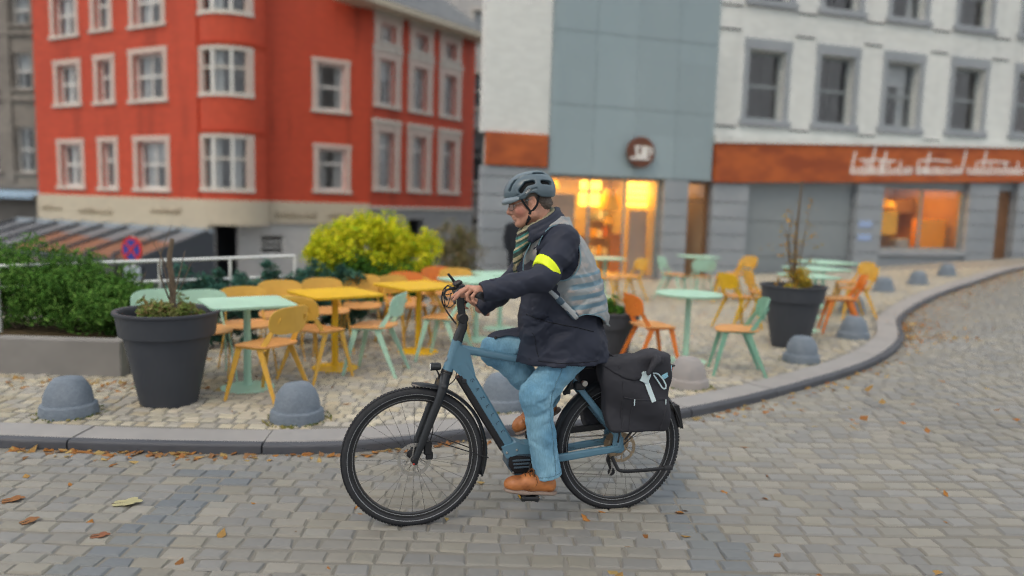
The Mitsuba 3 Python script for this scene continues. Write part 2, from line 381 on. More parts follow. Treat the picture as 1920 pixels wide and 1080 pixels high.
mat('m_cream', mottle((.56, .50, .38), (.48, .43, .34), 1.2), .6, .3)
mat('m_tan', (.27, .22, .15), .7, .2)
mat('m_bluestone', mottle((.23, .26, .29), (.31, .335, .36), 1.8), .6, .4, bump=proc(lambda p, n, uv: fbm(p.x * 30, p.y * 30, p.z * 30, 3)), bscale=.004)
mat('m_greystone', mottle((.30, .28, .25), (.17, .155, .14), 1.1), .8, .3, bump=proc(lambda p, n, uv: fbm(p.x * 8, p.y * 8, p.z * 8, 3)), bscale=.02)
mat('m_bluepanel', proc(lambda p, n, uv: mix((.225, .30, .335), (.285, .355, .38), fbm(p.x * .8, p.y * .8, p.z * .25, 3)) * (.94 + .12 * cell_rand(dr.floor((p.x * .954 + p.y * .3) * 1.02 + 3.1), dr.floor(p.z * .6)))), .5, .4,
    bump=proc(lambda p, n, uv: fbm((p.x + p.y) * 3, p.z * 90, 1.0, 2)), bscale=.002)
mat('m_rust', proc(lambda p, n, uv: mix((.42, .105, .03), (.27, .062, .024), smoothstep(.3, .75, fbm(p.x * 2.2, p.y * 2.2, p.z * 3.5, 4)))), .7, .3)
mat('m_slate', mottle((.12, .135, .15), (.20, .21, .22), 2.0), .6, .3)
mat('m_shutter', mottle((.19, .22, .235), (.235, .265, .28), .9), .5, .4)
mat('m_white', (.74, .73, .70), .45, .4)
mat('m_dark', (.035, .038, .045), .5, .4)
mat('m_curtain', mottle((.36, .39, .40), (.20, .23, .25), 1.6), .8, .1)
mat('m_room', (.055, .06, .07), .8, .1)
mat('m_plaster', mottle((.52, .52, .51), (.42, .42, .42), .8), .7, .2)
mat('m_plinth', mottle((.36, .37, .38), (.25, .26, .27), 1.4), .75, .2)
mat('m_brown', mottle((.20, .10, .05), (.14, .07, .035), 3), .5, .4)
mat('m_browndark', mottle((.11, .06, .04), (.06, .04, .035), 1.5), .8, .1)
mat('m_brownwall', mottle((.40, .20, .08), (.24, .11, .05), 1.2), .7, .2)
mat('m_warmwall', mottle((.58, .46, .30), (.44, .31, .17), 1.0), .7, .2)
mat('m_orange', mottle((.55, .17, .03), (.42, .11, .02), 2), .6, .3)
mat('m_drape', mottle((.42, .33, .27), (.32, .25, .22), 2.5), .8, .2)
mat('m_deeporange', mottle((.78, .30, .02), (.66, .22, .015), 2), .5, .3)
mat('m_amber', (.75, .42, .06), .6, .3)
scene['m_glass'] = {'type': 'thindielectric', 'int_ior': 1.5}

def fbox(M, u0, u1, z0, z1, n0, n1): return tr(box(u0, u1, z0, z1, n0, n1), M)
def fcbox(M, u0, u1, z0, z1, n0, n1, c=.01): return tr(cbox(u0, u1, z0, z1, n0, n1, c), M)
def wall(M, u0, u1, z0, z1, holes, th=.32, poly=None):
    g = poly if poly is not None else sg.box(u0, z0, u1, z1)
    for h in holes: g = g.difference(sg.box(h[0], h[2], h[1], h[3]))
    m = extrude(g, th); m.apply_translation([0, 0, -th]); return tr(m, M)
def bars(u0, u1, z0, z1, w, vs, hs, n0, n1):
    """outer frame plus mullions at u in vs and transoms at z in hs, butted"""
    out = [box(u0, u0 + w, z0, z1, n0, n1), box(u1 - w, u1, z0, z1, n0, n1), box(u0 + w, u1 - w, z0, z0 + w, n0, n1), box(u0 + w, u1 - w, z1 - w, z1, n0, n1)]
    zs = [z0 + w] + [h for h in hs] + [z1 - w]
    for h in hs: out.append(box(u0 + w, u1 - w, h - w * .45, h + w * .45, n0, n1 - .004))
    for v in vs: out.append(box(v - w * .4, v + w * .4, z0 + w, z1 - w, n0 + .002, n1 - .008))
    return out
def window(parent, M, u0, u1, z0, z1, fm='m_white', w=.07, vs=(), hs=(), dep=.16, sur=None, sill=None, back='m_curtain', room='m_room'):
    """sur=(width, material, proud) surround; sill=(overhang, height, material)"""
    V = [u0 + (u1 - u0) * v for v in vs]; H = [z0 + (z1 - z0) * h for h in hs]
    k = add('window', [tr(b, M) for b in bars(u0, u1, z0, z1, w, V, H, -dep - .06, -dep)], fm, parent)
    ue = [u0 + w] + sum([[v - w * .4, v + w * .4] for v in V], []) + [u1 - w]; ze = [z0 + w] + sum([[h - w * .45, h + w * .45] for h in H], []) + [z1 - w]
    for i in range(0, len(ue), 2):
        for j in range(0, len(ze), 2):
            q = np.array([[ue[i], ze[j], -dep - .03], [ue[i + 1], ze[j], -dep - .03], [ue[i + 1], ze[j + 1], -dep - .03], [ue[i], ze[j + 1], -dep - .03]])
            add('pane', tr(tm(q, [[0, 1, 2], [0, 2, 3]]), M), 'm_glass', k)
    r = random.Random(int(u0 * 97 + z0 * 31)); 
    rb = box(u0 - .25, u1 + .25, z0 - .2, z1 + .2, -1.25, -.33); rb.update_faces(rb.triangles_center[:, 2] < -.331); add('room', tr(rb, M), room, k)
    if back:
        cw = (u1 - u0) * (.24 + .16 * r.random())
        add('curtain', fbox(M, u0, u0 + cw, z0, z1, -dep - .2, -dep - .18), back, k); add('curtain', fbox(M, u1 - cw * (.5 + r.random() * .6), u1, z0, z1, -dep - .2, -dep - .18), back, k)
        if r.random() < .6:
            add('blind', fbox(M, u0 + .02, u1 - .02, z1 - (z1 - z0) * (.2 + .35 * r.random()), z1, -dep - .15, -dep - .14), back, k)
    if sur:
        sw, sm, pr = sur; add('surround', [fbox(M, u0 - sw, u0, z0, z1, -.1, pr), fbox(M, u1, u1 + sw, z0, z1, -.1, pr), fbox(M, u0 - sw - .03, u1 + sw + .03, z1, z1 + sw * .9, -.1, pr + .012)], sm, k)
    if sill:
        o, hh, sm = sill; add('sill', fcbox(M, u0 - o, u1 + o, z0 - hh, z0, -dep, .09, .012), sm, k)
    return k

# ---- red corner building
RB = thing('corner_building', 'red painted corner building with pale window surrounds and cream fascia', 'building')
ML = frame([-18., 28.4, 0], (7.5, -4.)); MM = frame([-8.6, 25., 0], (3.4, 2.)); MR = frame([-5.2, 27., 0], (3.17, 4.5))
winL = [(1.45, 2.65, 4.80, 6.18), (3.80, 4.55, 4.80, 6.22), (5.72, 7.25, 4.78, 6.28), (1.5, 2.7, 1.86, 3.38), (3.9, 4.62, 1.84, 3.42), (5.85, 7.3, 1.84, 3.42), (1.35, 2.6, 7.2, 8.6), (3.7, 4.5, 7.25, 8.6), (5.8, 7.2, 7.2, 8.65)]
winM = [(2.03, 3.0, 4.72, 6.30), (2.08, 3.05, 1.98, 3.42)]
winR = [(.42, 1.2, 5.12, 6.72), (2.2, 2.95, 5.12, 6.72), (3.95, 4.7, 5.12, 6.72), (.42, 1.2, 2.12, 4.16), (2.2, 2.95, 2.12, 4.16), (3.95, 4.7, 2.12, 4.16), (.45, 1.2, 7.32, 7.95), (2.25, 2.95, 7.32, 7.95), (3.95, 4.65, 7.32, 7.95)]
LL, LM, LR = 8.85, 3.944, 5.504
add('wall', [wall(ML, 0, LL, 1.55, 12, winL), wall(MM, .25, LM, 1.55, 12, winM)], 'm_red', RB)
add('wall', wall(MR, .0, LR + .4, 1.45, 8.3, winR), 'm_red', RB, label='red wall under the slate roof edge')
for i, q in enumerate(winL): window(RB, ML, *q, vs=(.5,) if q[1] - q[0] > 1 else (), hs=(.52,) if i % 3 != 1 else (.6,), w=.085, sur=(.20, 'm_pink', .03), sill=(.26, .11, 'm_trim'))
for i, q in enumerate(winM): window(RB, MM, *q, hs=(.5,) if i == 0 else (.64,), w=.085, sur=(.17, 'm_pink', .03), sill=(.22, .11, 'm_trim'))
for i, q in enumerate(winR):
    window(RB, MR, *q, hs=(.74,) if 3 <= i < 6 else (), vs=() if i < 6 else (.5,), w=.08, sur=(.30, 'm_pink', .035), sill=(.30, .12, 'm_trim'))
    k = add('lintel', fcbox(MR, q[0] - .34, q[1] + .34, q[3] + .275, q[3] + .44, -.05, .09), 'm_trim', RB)
# curved corner bay: painted drums with window bands between
BC, BR_ = np.array([-9.28, 25.0]), 1.12
angs = np.radians(np.linspace(222, 318, 4)); AL, AR = np.radians(np.linspace(188, 218.5, 6)), np.radians(np.linspace(321.5, 348, 6)); AW = np.radians(np.linspace(218.5, 321.5, 17))
def drum(z0, z1, r0, r1=None, a=None, th=.25):
    a = np.radians(np.linspace(188, 348, 25)) if a is None else a
    r1 = r0 if r1 is None else r1
    o = np.stack([BC[0] + np.cos(a) * r0, BC[1] + np.sin(a) * r0], 1); i_ = np.stack([BC[0] + np.cos(a) * (r0 - th), BC[1] + np.sin(a) * (r0 - th)], 1)
    o1 = np.stack([BC[0] + np.cos(a) * r1, BC[1] + np.sin(a) * r1], 1)
    n = len(a); v = np.vstack([np.column_stack([o, np.full(n, z0)]), np.column_stack([o1, np.full(n, z1)]), np.column_stack([i_, np.full(n, z1)]), np.column_stack([i_, np.full(n, z0)])])
    f = []
    for s in range(4):
        for j in range(n - 1):
            p, q = s * n + j, ((s + 1) % 4) * n + j; f += [[p, p + 1, q + 1], [p, q + 1, q]]
    f += [[0, n, 2 * n], [0, 2 * n, 3 * n], [n - 1, 3 * n - 1, 2 * n - 1], [n - 1, 4 * n - 1, 3 * n - 1]]
    m = tm(v, f); m.fix_normals(); return m
for z0, z1 in ((1.55, 1.80), (3.62, 4.78), (6.34, 7.28), (9.0, 12)): add('bay_wall', drum(z0, z1, BR_), 'm_red', RB)
for z in (3.62 + .02, 6.34 + .02): add('moulding', drum(z - .02, z + .10, BR_ + .02, BR_ + .07), 'm_red', RB)
for z0, z1 in ((1.80, 3.62), (4.78, 6.34), (7.28, 9.0)):
    for q in (AL, AR): add('bay_wall', drum(z0, z1, BR_, a=q), 'm_red', RB)
    k = add('bay_window', [drum(z0, z0 + .13, BR_ + .05, BR_ + .04, a=AW), drum(z1 - .12, z1, BR_ + .01, a=AW), drum(z0 + (z1 - z0) * .56, z0 + (z1 - z0) * .56 + .07, BR_ - .05, a=AW, th=.06)], 'm_trim', RB)
    for q in (AW[:3], AW[-3:]): add('surround', drum(z0 + .13, z1 - .12, BR_ + .012, a=q, th=.12), 'm_pink', k)
    for a in angs: 
        m = box(-.06, .06, -.045, .045, z0 + .13, z1 - .12); m.apply_transform(mv(BC[0] + math.cos(a) * (BR_ - .07), BC[1] + math.sin(a) * (BR_ - .07), 0) @ rotz(a)); add('mullion', m, 'm_white', k)
    add('pane', drum(z0 + .13, z1 - .12, BR_ - .11, a=angs, th=.001), 'm_glass', k)
    add('curtain', [drum(z0 + .1, z1 - .1, BR_ - .22, a=AW[:8], th=.02), drum(z0 + .1, z1 - .1, BR_ - .22, a=AW[10:14], th=.02)] if z0 < 3 else drum(z0 + .1, z1 - .1, BR_ - .22, a=AW[4:9], th=.02), 'm_curtain', k)
    add('room', drum(z0, z1, BR_ - .5, th=.02), 'm_room', k)
# cream fascia with worn lettering
fk = add('fascia', [fcbox(ML, .05, LL + .5, .62, 1.55, -.2, .10), fcbox(MM, -.2, LM, .80, 1.55, -.2, .09), drum(.74, 1.55, BR_ + .07)], 'm_cream', RB, label='cream shop fascia with faint worn lettering')
def scribble(M, u0, u1, z, h, seed, w=.02, n=.0, slope=0.0, asc=.3, proud=.012, dz=None):
    """illegible lettering: joined-up strokes with rising stems"""
    r = random.Random(seed); pts, u = [], u0
    while u < u1:
        st = h * (.35 + .2 * r.random()); 
        if r.random() < asc: st = h
        pts += [(u, z + slope * (u - u0)), (u + st * .10 + h * .05, z + st + slope * (u - u0)), (u + h * .18, z + st * .8 + slope * (u - u0)), (u + h * .16, z + slope * (u - u0) + .0)]
        u += h * (.34 + .12 * r.random())
    g = sg.LineString(catmull(np.array(pts), 4)).buffer(w, quad_segs=2)
    m = extrude(g, proud); m.apply_translation([0, 0, n]); return tr(m, M)
for M, u0, u1, z, h, sd in ((ML, .3, 1.6, .98, .15, 1), (ML, 2.6, 4.6, .92, .20, 2), (ML, 6.6, 8.1, 1.05, .17, 3), (MM, .6, 2.0, 1.02, .15, 4), (MM, 2.4, 3.3, 1.05, .12, 5)):
    add('lettering', scribble(M, u0, u1, z, h, sd, .016, .0905 if M is MM else .1005), 'm_tan', fk)
# ground floor below the fascia and on the lane side
gw = (-.15, 1.55, -.9, .42)
add('ground_floor', [wall(ML, 0, LL + .4, -2.45, .63, [(1.2, 3.4, -2.2, .2), (4.4, 7.2, -2.2, .2)]), wall(MM, -.6, LM, -2.45, .80, [(.1, .95, -.25, .42), (1.9, 2.9, -2.45, .3)])], 'm_plaster', RB)
k = add('window', [tr(b, MM) for b in bars(.1, .95, -.25, .42, .06, (), (.0, .18), -.2, -.1)], 'm_white', RB)
add('room', fbox(MM, 0, 1.1, -.4, .6, -.6, -.55), 'm_room', k)
add('shutter', fbox(MM, 1.85, 2.95, -2.45, .35, -.5, -.3), 'm_dark', RB)
add('ground_floor', wall(MR, 0, LR + .4, -2.45, 1.45, [(2.0, 2.9, -.2, 1.0)]), 'm_plinth', RB, label='grey rendered lane side ground floor')
add('band', fcbox(MR, -.02, LR + .4, 1.36, 1.47, -.2, .06), 'm_trim', RB)
add('room', fbox(ML, .5, 8, -2.4, .4, -.6, -.5), 'm_room', RB)
add('core', [fbox(ML, 0, 8.0, -2.4, 11.9, -5, -1.4)], 'm_room', RB); add('core', fbox(MM, .6, 3.2, -2.4, 11.9, -5, -1.4), 'm_room', RB); add('roof', extrude(sg.Polygon([(-18, 28.4), (-10.2, 24.3), (-8.6, 25), (-5.2, 27), (-6, 33), (-14, 36)]), .1).apply_translation([0, 0, 11.92]), 'm_slate', RB)  # unseen boxes and roof slab added to keep sky light from behind the windows
add('cap', drum(11.9, 12.02, BR_ - .02, th=1.0), 'm_slate', RB); add('core', fbox(MR, .3, 5.2, -2.4, 8.2, -4, -1.4), 'm_room', RB)  # bay cap and box, out of view, added against sky light leaking in
# eave, gutter and slate roof over the lane side
ek = add('roof', tr(tm([[-1.5, 8.55, .62], [LR + .6, 8.55, .62], [LR + .6, 11.4, -3.6], [0.1, 11.4, -3.6]], [[0, 1, 2], [0, 2, 3]]), MR), 'm_slate', RB, label='grey slate roof slope above the eaves')
for r_ in range(9):
    t0, t1 = r_ / 9, (r_ + 1) / 9; z0, z1 = 8.56 + 2.85 * t0, 8.56 + 2.85 * t1; n0, n1 = .60 - 4.2 * t0, .60 - 4.2 * t1
    c0 = -1.45 + 1.6 * t0
    add('slate_course', tr(tm([[c0, z0 + .045, n0 + .03], [LR + .6, z0 + .045, n0 + .03], [LR + .6, z1 + .02, n1], [c0 + .15, z1 + .02, n1], [c0, z0 + .01, n0 + .03], [LR + .6, z0 + .01, n0 + .03]], [[0, 1, 2], [0, 2, 3], [4, 5, 1], [4, 1, 0]]), MR), 'm_slate', ek)
add('eave', fcbox(MR, -1.5, LR + .6, 8.32, 8.54, -.3, .68, .03), 'm_cream', RB, label='cream boxed eave with gutter')

# ---- grey stone house at the left edge
GH = thing('stone_house', 'dark grey weathered stone house at the far left behind the red building', 'building')
MG = frame([-27., 31.5, 0], (9., -1.3))
winG = [(6.45, 7.15, 6.35, 7.5), (5.0, 5.6, 3.2, 4.9), (7.0, 7.6, 2.6, 4.6), (4.2, 5.0, 5.8, 7.2), (7.0, 7.6, 5.6, 6.9)]
winG = [(6.9, 7.7, 5.7, 7.1), (5.2, 6.1, 5.7, 7.2), (6.9, 7.7, 2.4, 4.2), (5.2, 6.1, 2.4, 4.3), (6.9, 7.7, 8.2, 9.3), (5.2, 6.1, 8.2, 9.3)]
add('wall', wall(MG, 0, 9.2, -2.45, 12, winG), 'm_greystone', GH)
for q in winG: window(GH, MG, *q, hs=(.5,), sill=(.15, .12, 'm_greystone'))
for z in (1.75, 5.2, 7.75): add('string_course', fcbox(MG, 0, 9.2, z, z + .16, -.1, .12), 'm_greystone', GH)
for u in (4.4, 6.45, 8.1): add('pilaster', fcbox(MG, u, u + .38, 1.92, 11.9, -.1, .09, .03), 'm_greystone', GH)
bl = thing('shop_blind', 'pale blue folding awning over the street at the far left', 'awning')
mat('m_paleblue', (.30, .42, .55), .7, .2)
add('fabric', tr(tm([[4.6, 1.66, .03], [8.4, 1.66, .03], [8.4, 1.46, 1.0], [4.6, 1.46, 1.0], [4.6, 1.34, 1.0], [8.4, 1.34, 1.0]], [[0, 3, 2], [0, 2, 1], [3, 4, 5], [3, 5, 2]]), MG), 'm_paleblue', bl)
for u in (4.65, 8.35): add('arm', tr(tube([[u, 1.3, .03], [u, 1.42, .97]], .02, 6), MG), 'm_dark', bl)

# ---- pale house at the end of the lane
FH = thing('lane_house', 'pale grey plastered house closing the narrow lane between the facades', 'building')
MF = frame([-6., 35.5, 0], (1., .1))
winF = [(3.85, 4.55, 6.15, 7.75), (3.85, 4.55, 2.7, 5.2), (3.85, 4.55, 9.2, 10.6), (3.95, 4.35, 1.95, 2.2), (3.95, 4.45, .6, 1.0), (2.2, 2.9, 6.15, 7.75)]
add('wall', wall(MF, 0, 7, -2.45, 12.5, winF), 'm_plaster', FH)
for i, q in enumerate(winF): window(FH, MF, *q, hs=(.5,) if i < 3 else (), sur=(.10, 'm_trim', .03), sill=(.16, .12, 'm_trim'))

# ---- white shop building
SB = thing('shop_building', 'white brick shop building with blue grey centre panel and orange fascia', 'building')
MS = frame([0, 16.4, 0], (1, .315))
holes = [(5.70, 6.72, 3.86, 5.48), (7.72, 8.74, 3.88, 5.52), (9.74, 10.78, 3.92, 5.54), (11.9, 12.94, 3.96, 5.58), (14.1, 15.1, 4.0, 5.6)]
holes2 = [(a, b, 6.62, 8.2) for a, b, _, _ in holes]
add('wall', [wall(MS, -.75, .74, 3.2, 11, []), wall(MS, 4.84, 24, 3.2, 11, holes + holes2)], 'm_whitebrick', SB)
sw = wall(frame([-.72, 22.2, 0], (0, -1)), 0, 5.7, -2.45, 11, []); add('side_wall', sw, 'm_whitebrick', SB)
for q in holes + holes2:
    k = window(SB, MS, *q, fm='m_shutter', w=.075, hs=(.5,), dep=.2, back=None if int(q[0] * 7) % 4 else 'm_curtain', room=('m_browndark', 'm_room')[int(q[0]) % 2])
    add('lintel', fcbox(MS, q[0] - .16, q[1] + .16, q[3] + .003, q[3] + .26, -.1, .025), 'm_bluestone', k)
    add('jamb', fbox(MS, q[0] - .14, q[0], q[2], q[3], -.12, .02), 'm_bluestone', k); add('jamb', fbox(MS, q[1], q[1] + .14, q[2], q[3], -.12, .02), 'm_bluestone', k)
    add('sill', fcbox(MS, q[0] - .2, q[1] + .2, q[2] - .16, q[2], -.2, .09, .015), 'm_bluestone', k)
mat('m_iron', (.03, .032, .036), .5, .5)
for z in (3.64, 6.40, 5.86):
    for u in (5.15, 7.22, 9.24, 11.34, 13.4): add('wall_anchor', fcbox(MS, u - .28, u + .28, z, z + .035, .0, .03), 'm_iron', SB)
# blue grey panels
us = np.linspace(.75, 4.83, 5); zs = [2.36, 3.88, 5.46, 7.1, 8.8, 11]
bk = add('panel_backing', fbox(MS, .74, 4.84, 2.36, 11, -.25, .012), 'm_shutter', SB)
for i in range(4):
    for j in range(5): add('panel', fcbox(MS, us[i] + .0025, us[i + 1] - .0025, zs[j] + .005, zs[j + 1] - .005, .013, .05, .006), 'm_bluepanel', bk)
# fascias
def slant(u0, u1, zb0, zb1, zt0, zt1, n0, n1):
    v = [[u, z, n] for u, zb, zt in ((u0, zb0, zt0), (u1, zb1, zt1)) for z in (zb, zt) for n in (n0, n1)]
    return tr(trimesh.convex.convex_hull(np.array(v, float)), MS)
add('fascia', fcbox(MS, -.68, .70, 2.50, 3.2, -.1, .09), 'm_rust', SB, label='small rusty orange fascia left of the grey panel')
fs = add('fascia', slant(4.88, 14.62, 2.33, 2.70, 3.24, 3.64, -.1, .12), 'm_rust', SB, label='long rusty orange shop fascia with white script')
add('cornice', slant(4.84, 24, 3.25, 3.95, 3.42, 4.02, -.1, .17), 'm_whitebrick', SB)
sl = .040
for u0, u1, sd in ((8.75, 10.6, 21), (10.8, 12.3, 22), (12.5, 14.5, 23)): add('lettering', scribble(MS, u0, u1, 2.70 + sl * (u0 - 8.75), .30, sd, .015, .121, sl, asc=.18), 'm_white', fs)
for u0, u1, z in ((9.0, 10.1, 3.04), (10.9, 11.9, 3.11), (12.9, 13.9, 3.17)):
    m = extrude(sg.LineString([(u0, z), ((u0 + u1) / 2, z + .035), (u1, z + .02)]).buffer(.022, quad_segs=2), .012); m.apply_translation([0, 0, .1215]); add('lettering', tr(m, MS), 'm_white', fs)
for u0, h in ((8.75, .5), (9.35, .62), (9.7, .5), (11.1, .5), (12.3, .55), (13.0, .55)):
    m = extrude(sg.LineString([(u0, 2.72 + sl * (u0 - 8.75)), (u0 + .09, 2.72 + sl * (u0 - 8.75) + h)]).buffer(.026, quad_segs=2), .012); m.apply_translation([0, 0, .122]); add('lettering', tr(m, MS), 'm_white', fs)
# stone piers, course by course
zj = [-.35, -.06, .33, .715, 1.10, 1.49, 1.87, 2.26]
def pier(u0, u1, ztop, top_piece=True, n1=.03, name='pier'):
    pk = add(name, fbox(MS, u0 + .012, u1 - .012, -.4, ztop, -.30, n1 - .03), 'm_dark', SB)
    zz = [z for z in zj if z < ztop - .1] + [ztop]
    for a, b in zip(zz[:-1], zz[1:]):
        add('stone', fcbox(MS, u0, u1, a + .009, b - .009, -.28, n1, .008), 'm_bluestone', pk)
pier(-.75, .80, 2.49); pier(3.62, 4.26, 2.36); pier(4.92, 5.90, 2.33); pier(9.12, 9.94, 2.48); pier(12.78, 13.80, 2.62); pier(14.5, 24, 2.75)
add('lintel', slant(3.55, 4.93, 2.36, 2.36, 2.42, 2.42, -.3, .02), 'm_bluestone', SB)
add('lintel', slant(5.88, 14.6, 2.365, 2.69, 2.40, 2.72, -.3, .06), 'm_bluestone', SB)
add('wall_backing', slant(4.9, 14.62, 2.30, 2.45, 3.2, 3.3, -.31, -.145), 'm_bluestone', SB); add('wall_backing', fbox(MS, .74, 4.92, 2.33, 2.6, -.31, -.135), 'm_bluestone', SB)
add('roof', fbox(MS, 1.7, 24, 10.9, 11.05, -6, -.05), 'm_slate', SB); add('core', fbox(MS, 1.9, 24, 2.75, 10.85, -6, -1.4), 'm_room', SB)  # roof slab and inner box, both unseen, added to shut sky light out
# plain grey roller door
dk = add('garage_door', fbox(MS, 5.9, 9.12, -.2, 2.40, -.24, -.2), 'm_dark', SB, label='wide blue grey panelled garage door')
for z0, z1 in ((-.1, .55), (.565, 1.43), (1.445, 2.37)): add('panel', fcbox(MS, 5.93, 9.09, z0, z1, -.2, -.165, .008), 'm_shutter', dk)
add('plinth', fcbox(MS, 9.94, 12.78, -.1, .62, -.3, -.02, .012), 'm_bluestone', SB)
add('sill', fcbox(MS, 9.9, 12.82, .625, .78, -.3, .06, .012), 'm_bluestone', SB)
add('door', [fbox(MS, 13.82, 14.48, .3, 2.66, -.25, -.2)] , 'm_brown', SB, label='brown wooden side door')
# lit rooms behind the glass
def room(u0, u1, z0, z1, dep, name='lit_room', wm='m_warmwall'):
    m = box(u0, u1, z0, z1, -dep, -.26); m.invert(); m.update_faces(~((m.triangles_center[:, 2] > -.261))); return add(name, tr(m, MS), wm, SB)
r1 = room(.8, 3.62, -.02, 2.5, 3.0); r2 = room(9.95, 12.77, .4, 2.6, 2.6, wm='m_brownwall'); r3 = room(4.26, 4.92, 0., 2.4, 2.0)
def fill_panel(rk, u0, u1, n0, n1, z, rad):  # unseen glowing panel added under the ceiling to brighten the room
    q = tr(tm([[u0, z, n0], [u1, z, n0], [u1, z, n1], [u0, z, n1]], [[0, 1, 2], [0, 2, 3]]), MS)
    if q.face_normals[0][2] > 0: q.invert()
    add('ceiling_light', q, 'm_white', rk, **emit(*rad))
fill_panel(r1, 1.1, 3.3, -2.2, -.8, 2.485, (2.4, 1.45, .36)); fill_panel(r2, 10.3, 12.4, -1.6, -.5, 2.592, (2.6, 1.35, .25)); fill_panel(r3, 4.35, 4.8, -1.5, -.6, 2.385, (.9, .5, .16))
def shopfront(u0, u1, z0, z1, vs, hs, w=.06, name='shop_window', fm='m_shutter', label=None):
    V = [u0 + (u1 - u0) * v for v in vs]; H = [z0 + (z1 - z0) * h for h in hs]
    k = add(name, [tr(b, MS) for b in bars(u0, u1, z0, z1, w, V, H, -.22, -.14)], fm, SB, label=label)
    ue = [u0 + w] + sum([[v - w * .4, v + w * .4] for v in V], []) + [u1 - w]
    for i in range(0, len(ue), 2): add('pane', tr(tm([[ue[i], z0 + w, -.18], [ue[i + 1], z0 + w, -.18], [ue[i + 1], z1 - w, -.18], [ue[i], z1 - w, -.18]], [[0, 1, 2], [0, 2, 3]]), MS), 'm_glass', k)
    return k
shopfront(.82, 3.60, .02, 2.36, (.36, .68), (), label='tall lit shop window with amber lamps inside')
shopfront(9.96, 12.76, .79, 2.44, (.5,), (), label='lit shop window with orange shelves inside')
shopfront(4.28, 4.90, .02, 2.34, (), (.8,), name='door', fm='m_brown', label='glazed shop door with wooden frame')
def fitting(rk, name, m, mt, **kw): add(name, m, mt, rk, **kw)
for u in (.95, 2.05, 3.0):
    for z in (.35, .85, 1.3): fitting(r1, 'shelf', fbox(MS, u, u + .5, z, z + .035, -2.9, -2.55), 'm_brown')
rr = random.Random(4)
for u in (.95, 2.05, 3.0):
    for z in (.385, .885, 1.335):
        for q in range(3):
            a = u + .03 + q * .16; fitting(r1, 'box', fbox(MS, a, a + .11, z, z + .14 + .15 * rr.random(), -2.85, -2.65), rr.choice(['m_orange', 'm_amber', 'm_white', 'm_curtain']))
fitting(r1, 'banner', fbox(MS, 2.66, 2.98, .12, 1.05, -.75, -.72), 'm_orange')
fitting(r1, 'drape', fbox(MS, .95, 1.62, .05, 1.95, -.55, -.5), 'm_drape'); fitting(r1, 'drape', fbox(MS, 3.05, 3.52, .05, 1.62, -.6, -.55), 'm_drape')
fitting(r1, 'counter', fcbox(MS, 1.0, 2.4, .0, .95, -2.2, -1.6), 'm_brown')
for u, z, w_, h_, n_ in ((2.08, 2.17, .21, .10, -.7), (2.08, 1.84, .21, .15, -.75), (3.30, 2.22, .20, .055, -.7), (3.30, 2.07, .20, .05, -.7), (3.30, 1.92, .20, .05, -.7), (3.30, 1.76, .20, .05, -.7)):
    k = add('lampshade', fcbox(MS, u - w_, u + w_, z - h_, z + h_, n_ - .15, n_ + .15, .02), 'm_amber', r1, **emit(1.25, .70, .075))
    add('cord', tr(tube([[u, z + h_, n_], [u, 2.48, n_]], .006, 5), MS), 'm_dark', r1)
for u, z, n_, s_ in ((2.64, 1.80, -.8, .30), (1.35, 2.16, -1.2, .13), (2.72, 1.35, -1.0, .13)):
    sh = lathe([(0, s_), (s_ * .5, s_), (s_ * 1.0, -s_ * .6), (s_ * .96, -s_ * .62), (0, -s_ * .3)], 16); sh.apply_transform(mv(u, z, n_) @ rotx(-math.pi / 2))
    k = add('pendant_lamp', tr(sh, MS), 'm_amber', r1, **emit(1.3, .78, .07))
    add('cord', tr(tube([[u, z + s_, n_], [u, 2.48, n_]], .006, 5), MS), 'm_dark', r1)
for u, z, n_, s_ in ((10.5, 1.98, -.6, .17), (11.0, 1.95, -.9, .15)):
    sh = lathe([(0, s_ * .8), (s_ * .5, s_ * .8), (s_ * 1.3, -s_ * .3), (0, -s_ * .25)], 16); sh.apply_transform(mv(u, z, n_) @ rotx(-math.pi / 2))
    add('pendant_lamp', tr(sh, MS), 'm_amber', r2, **emit(3.0, 1.8, .22)); add('cord', tr(tube([[u, z + s_ * .8, n_], [u, 2.58, n_]], .006, 5), MS), 'm_dark', r2)
for u0, u1, z0, z1, n_, mt in ((10.25, 11.1, .8, 1.15, -.9, 'm_brown'), (10.3, 11.05, 1.17, 1.80, -.6, 'm_amber'), (11.75, 12.65, .8, 1.6, -.5, 'm_deeporange'), (11.9, 12.6, 1.75, 2.15, -1.6, 'm_brown'), (11.2, 11.6, .8, 1.05, -.7, 'm_curtain')):
    fitting(r2, 'display_box', fcbox(MS, u0, u1, z0, z1, n_ - .3, n_), mt)
fitting(r3, 'shelf', fbox(MS, 4.3, 4.88, .9, .94, -1.9, -1.6), 'm_brown'); fitting(r3, 'box', fbox(MS, 4.4, 4.7, .94, 1.3, -1.85, -1.65), 'm_paleblue')
# two small blue notices on the pier
mat('m_notice', (.30, .40, .62), .5, .4)
for z in (1.02, 1.36): add('wall_notice', fcbox(MS, 9.2, 9.62, z, z + .16, .031, .05, .004), 'm_notice', label='small blue notice on the stone pier, %s of two' % ('lower' if z < 1.2 else 'upper'), cat='notice')
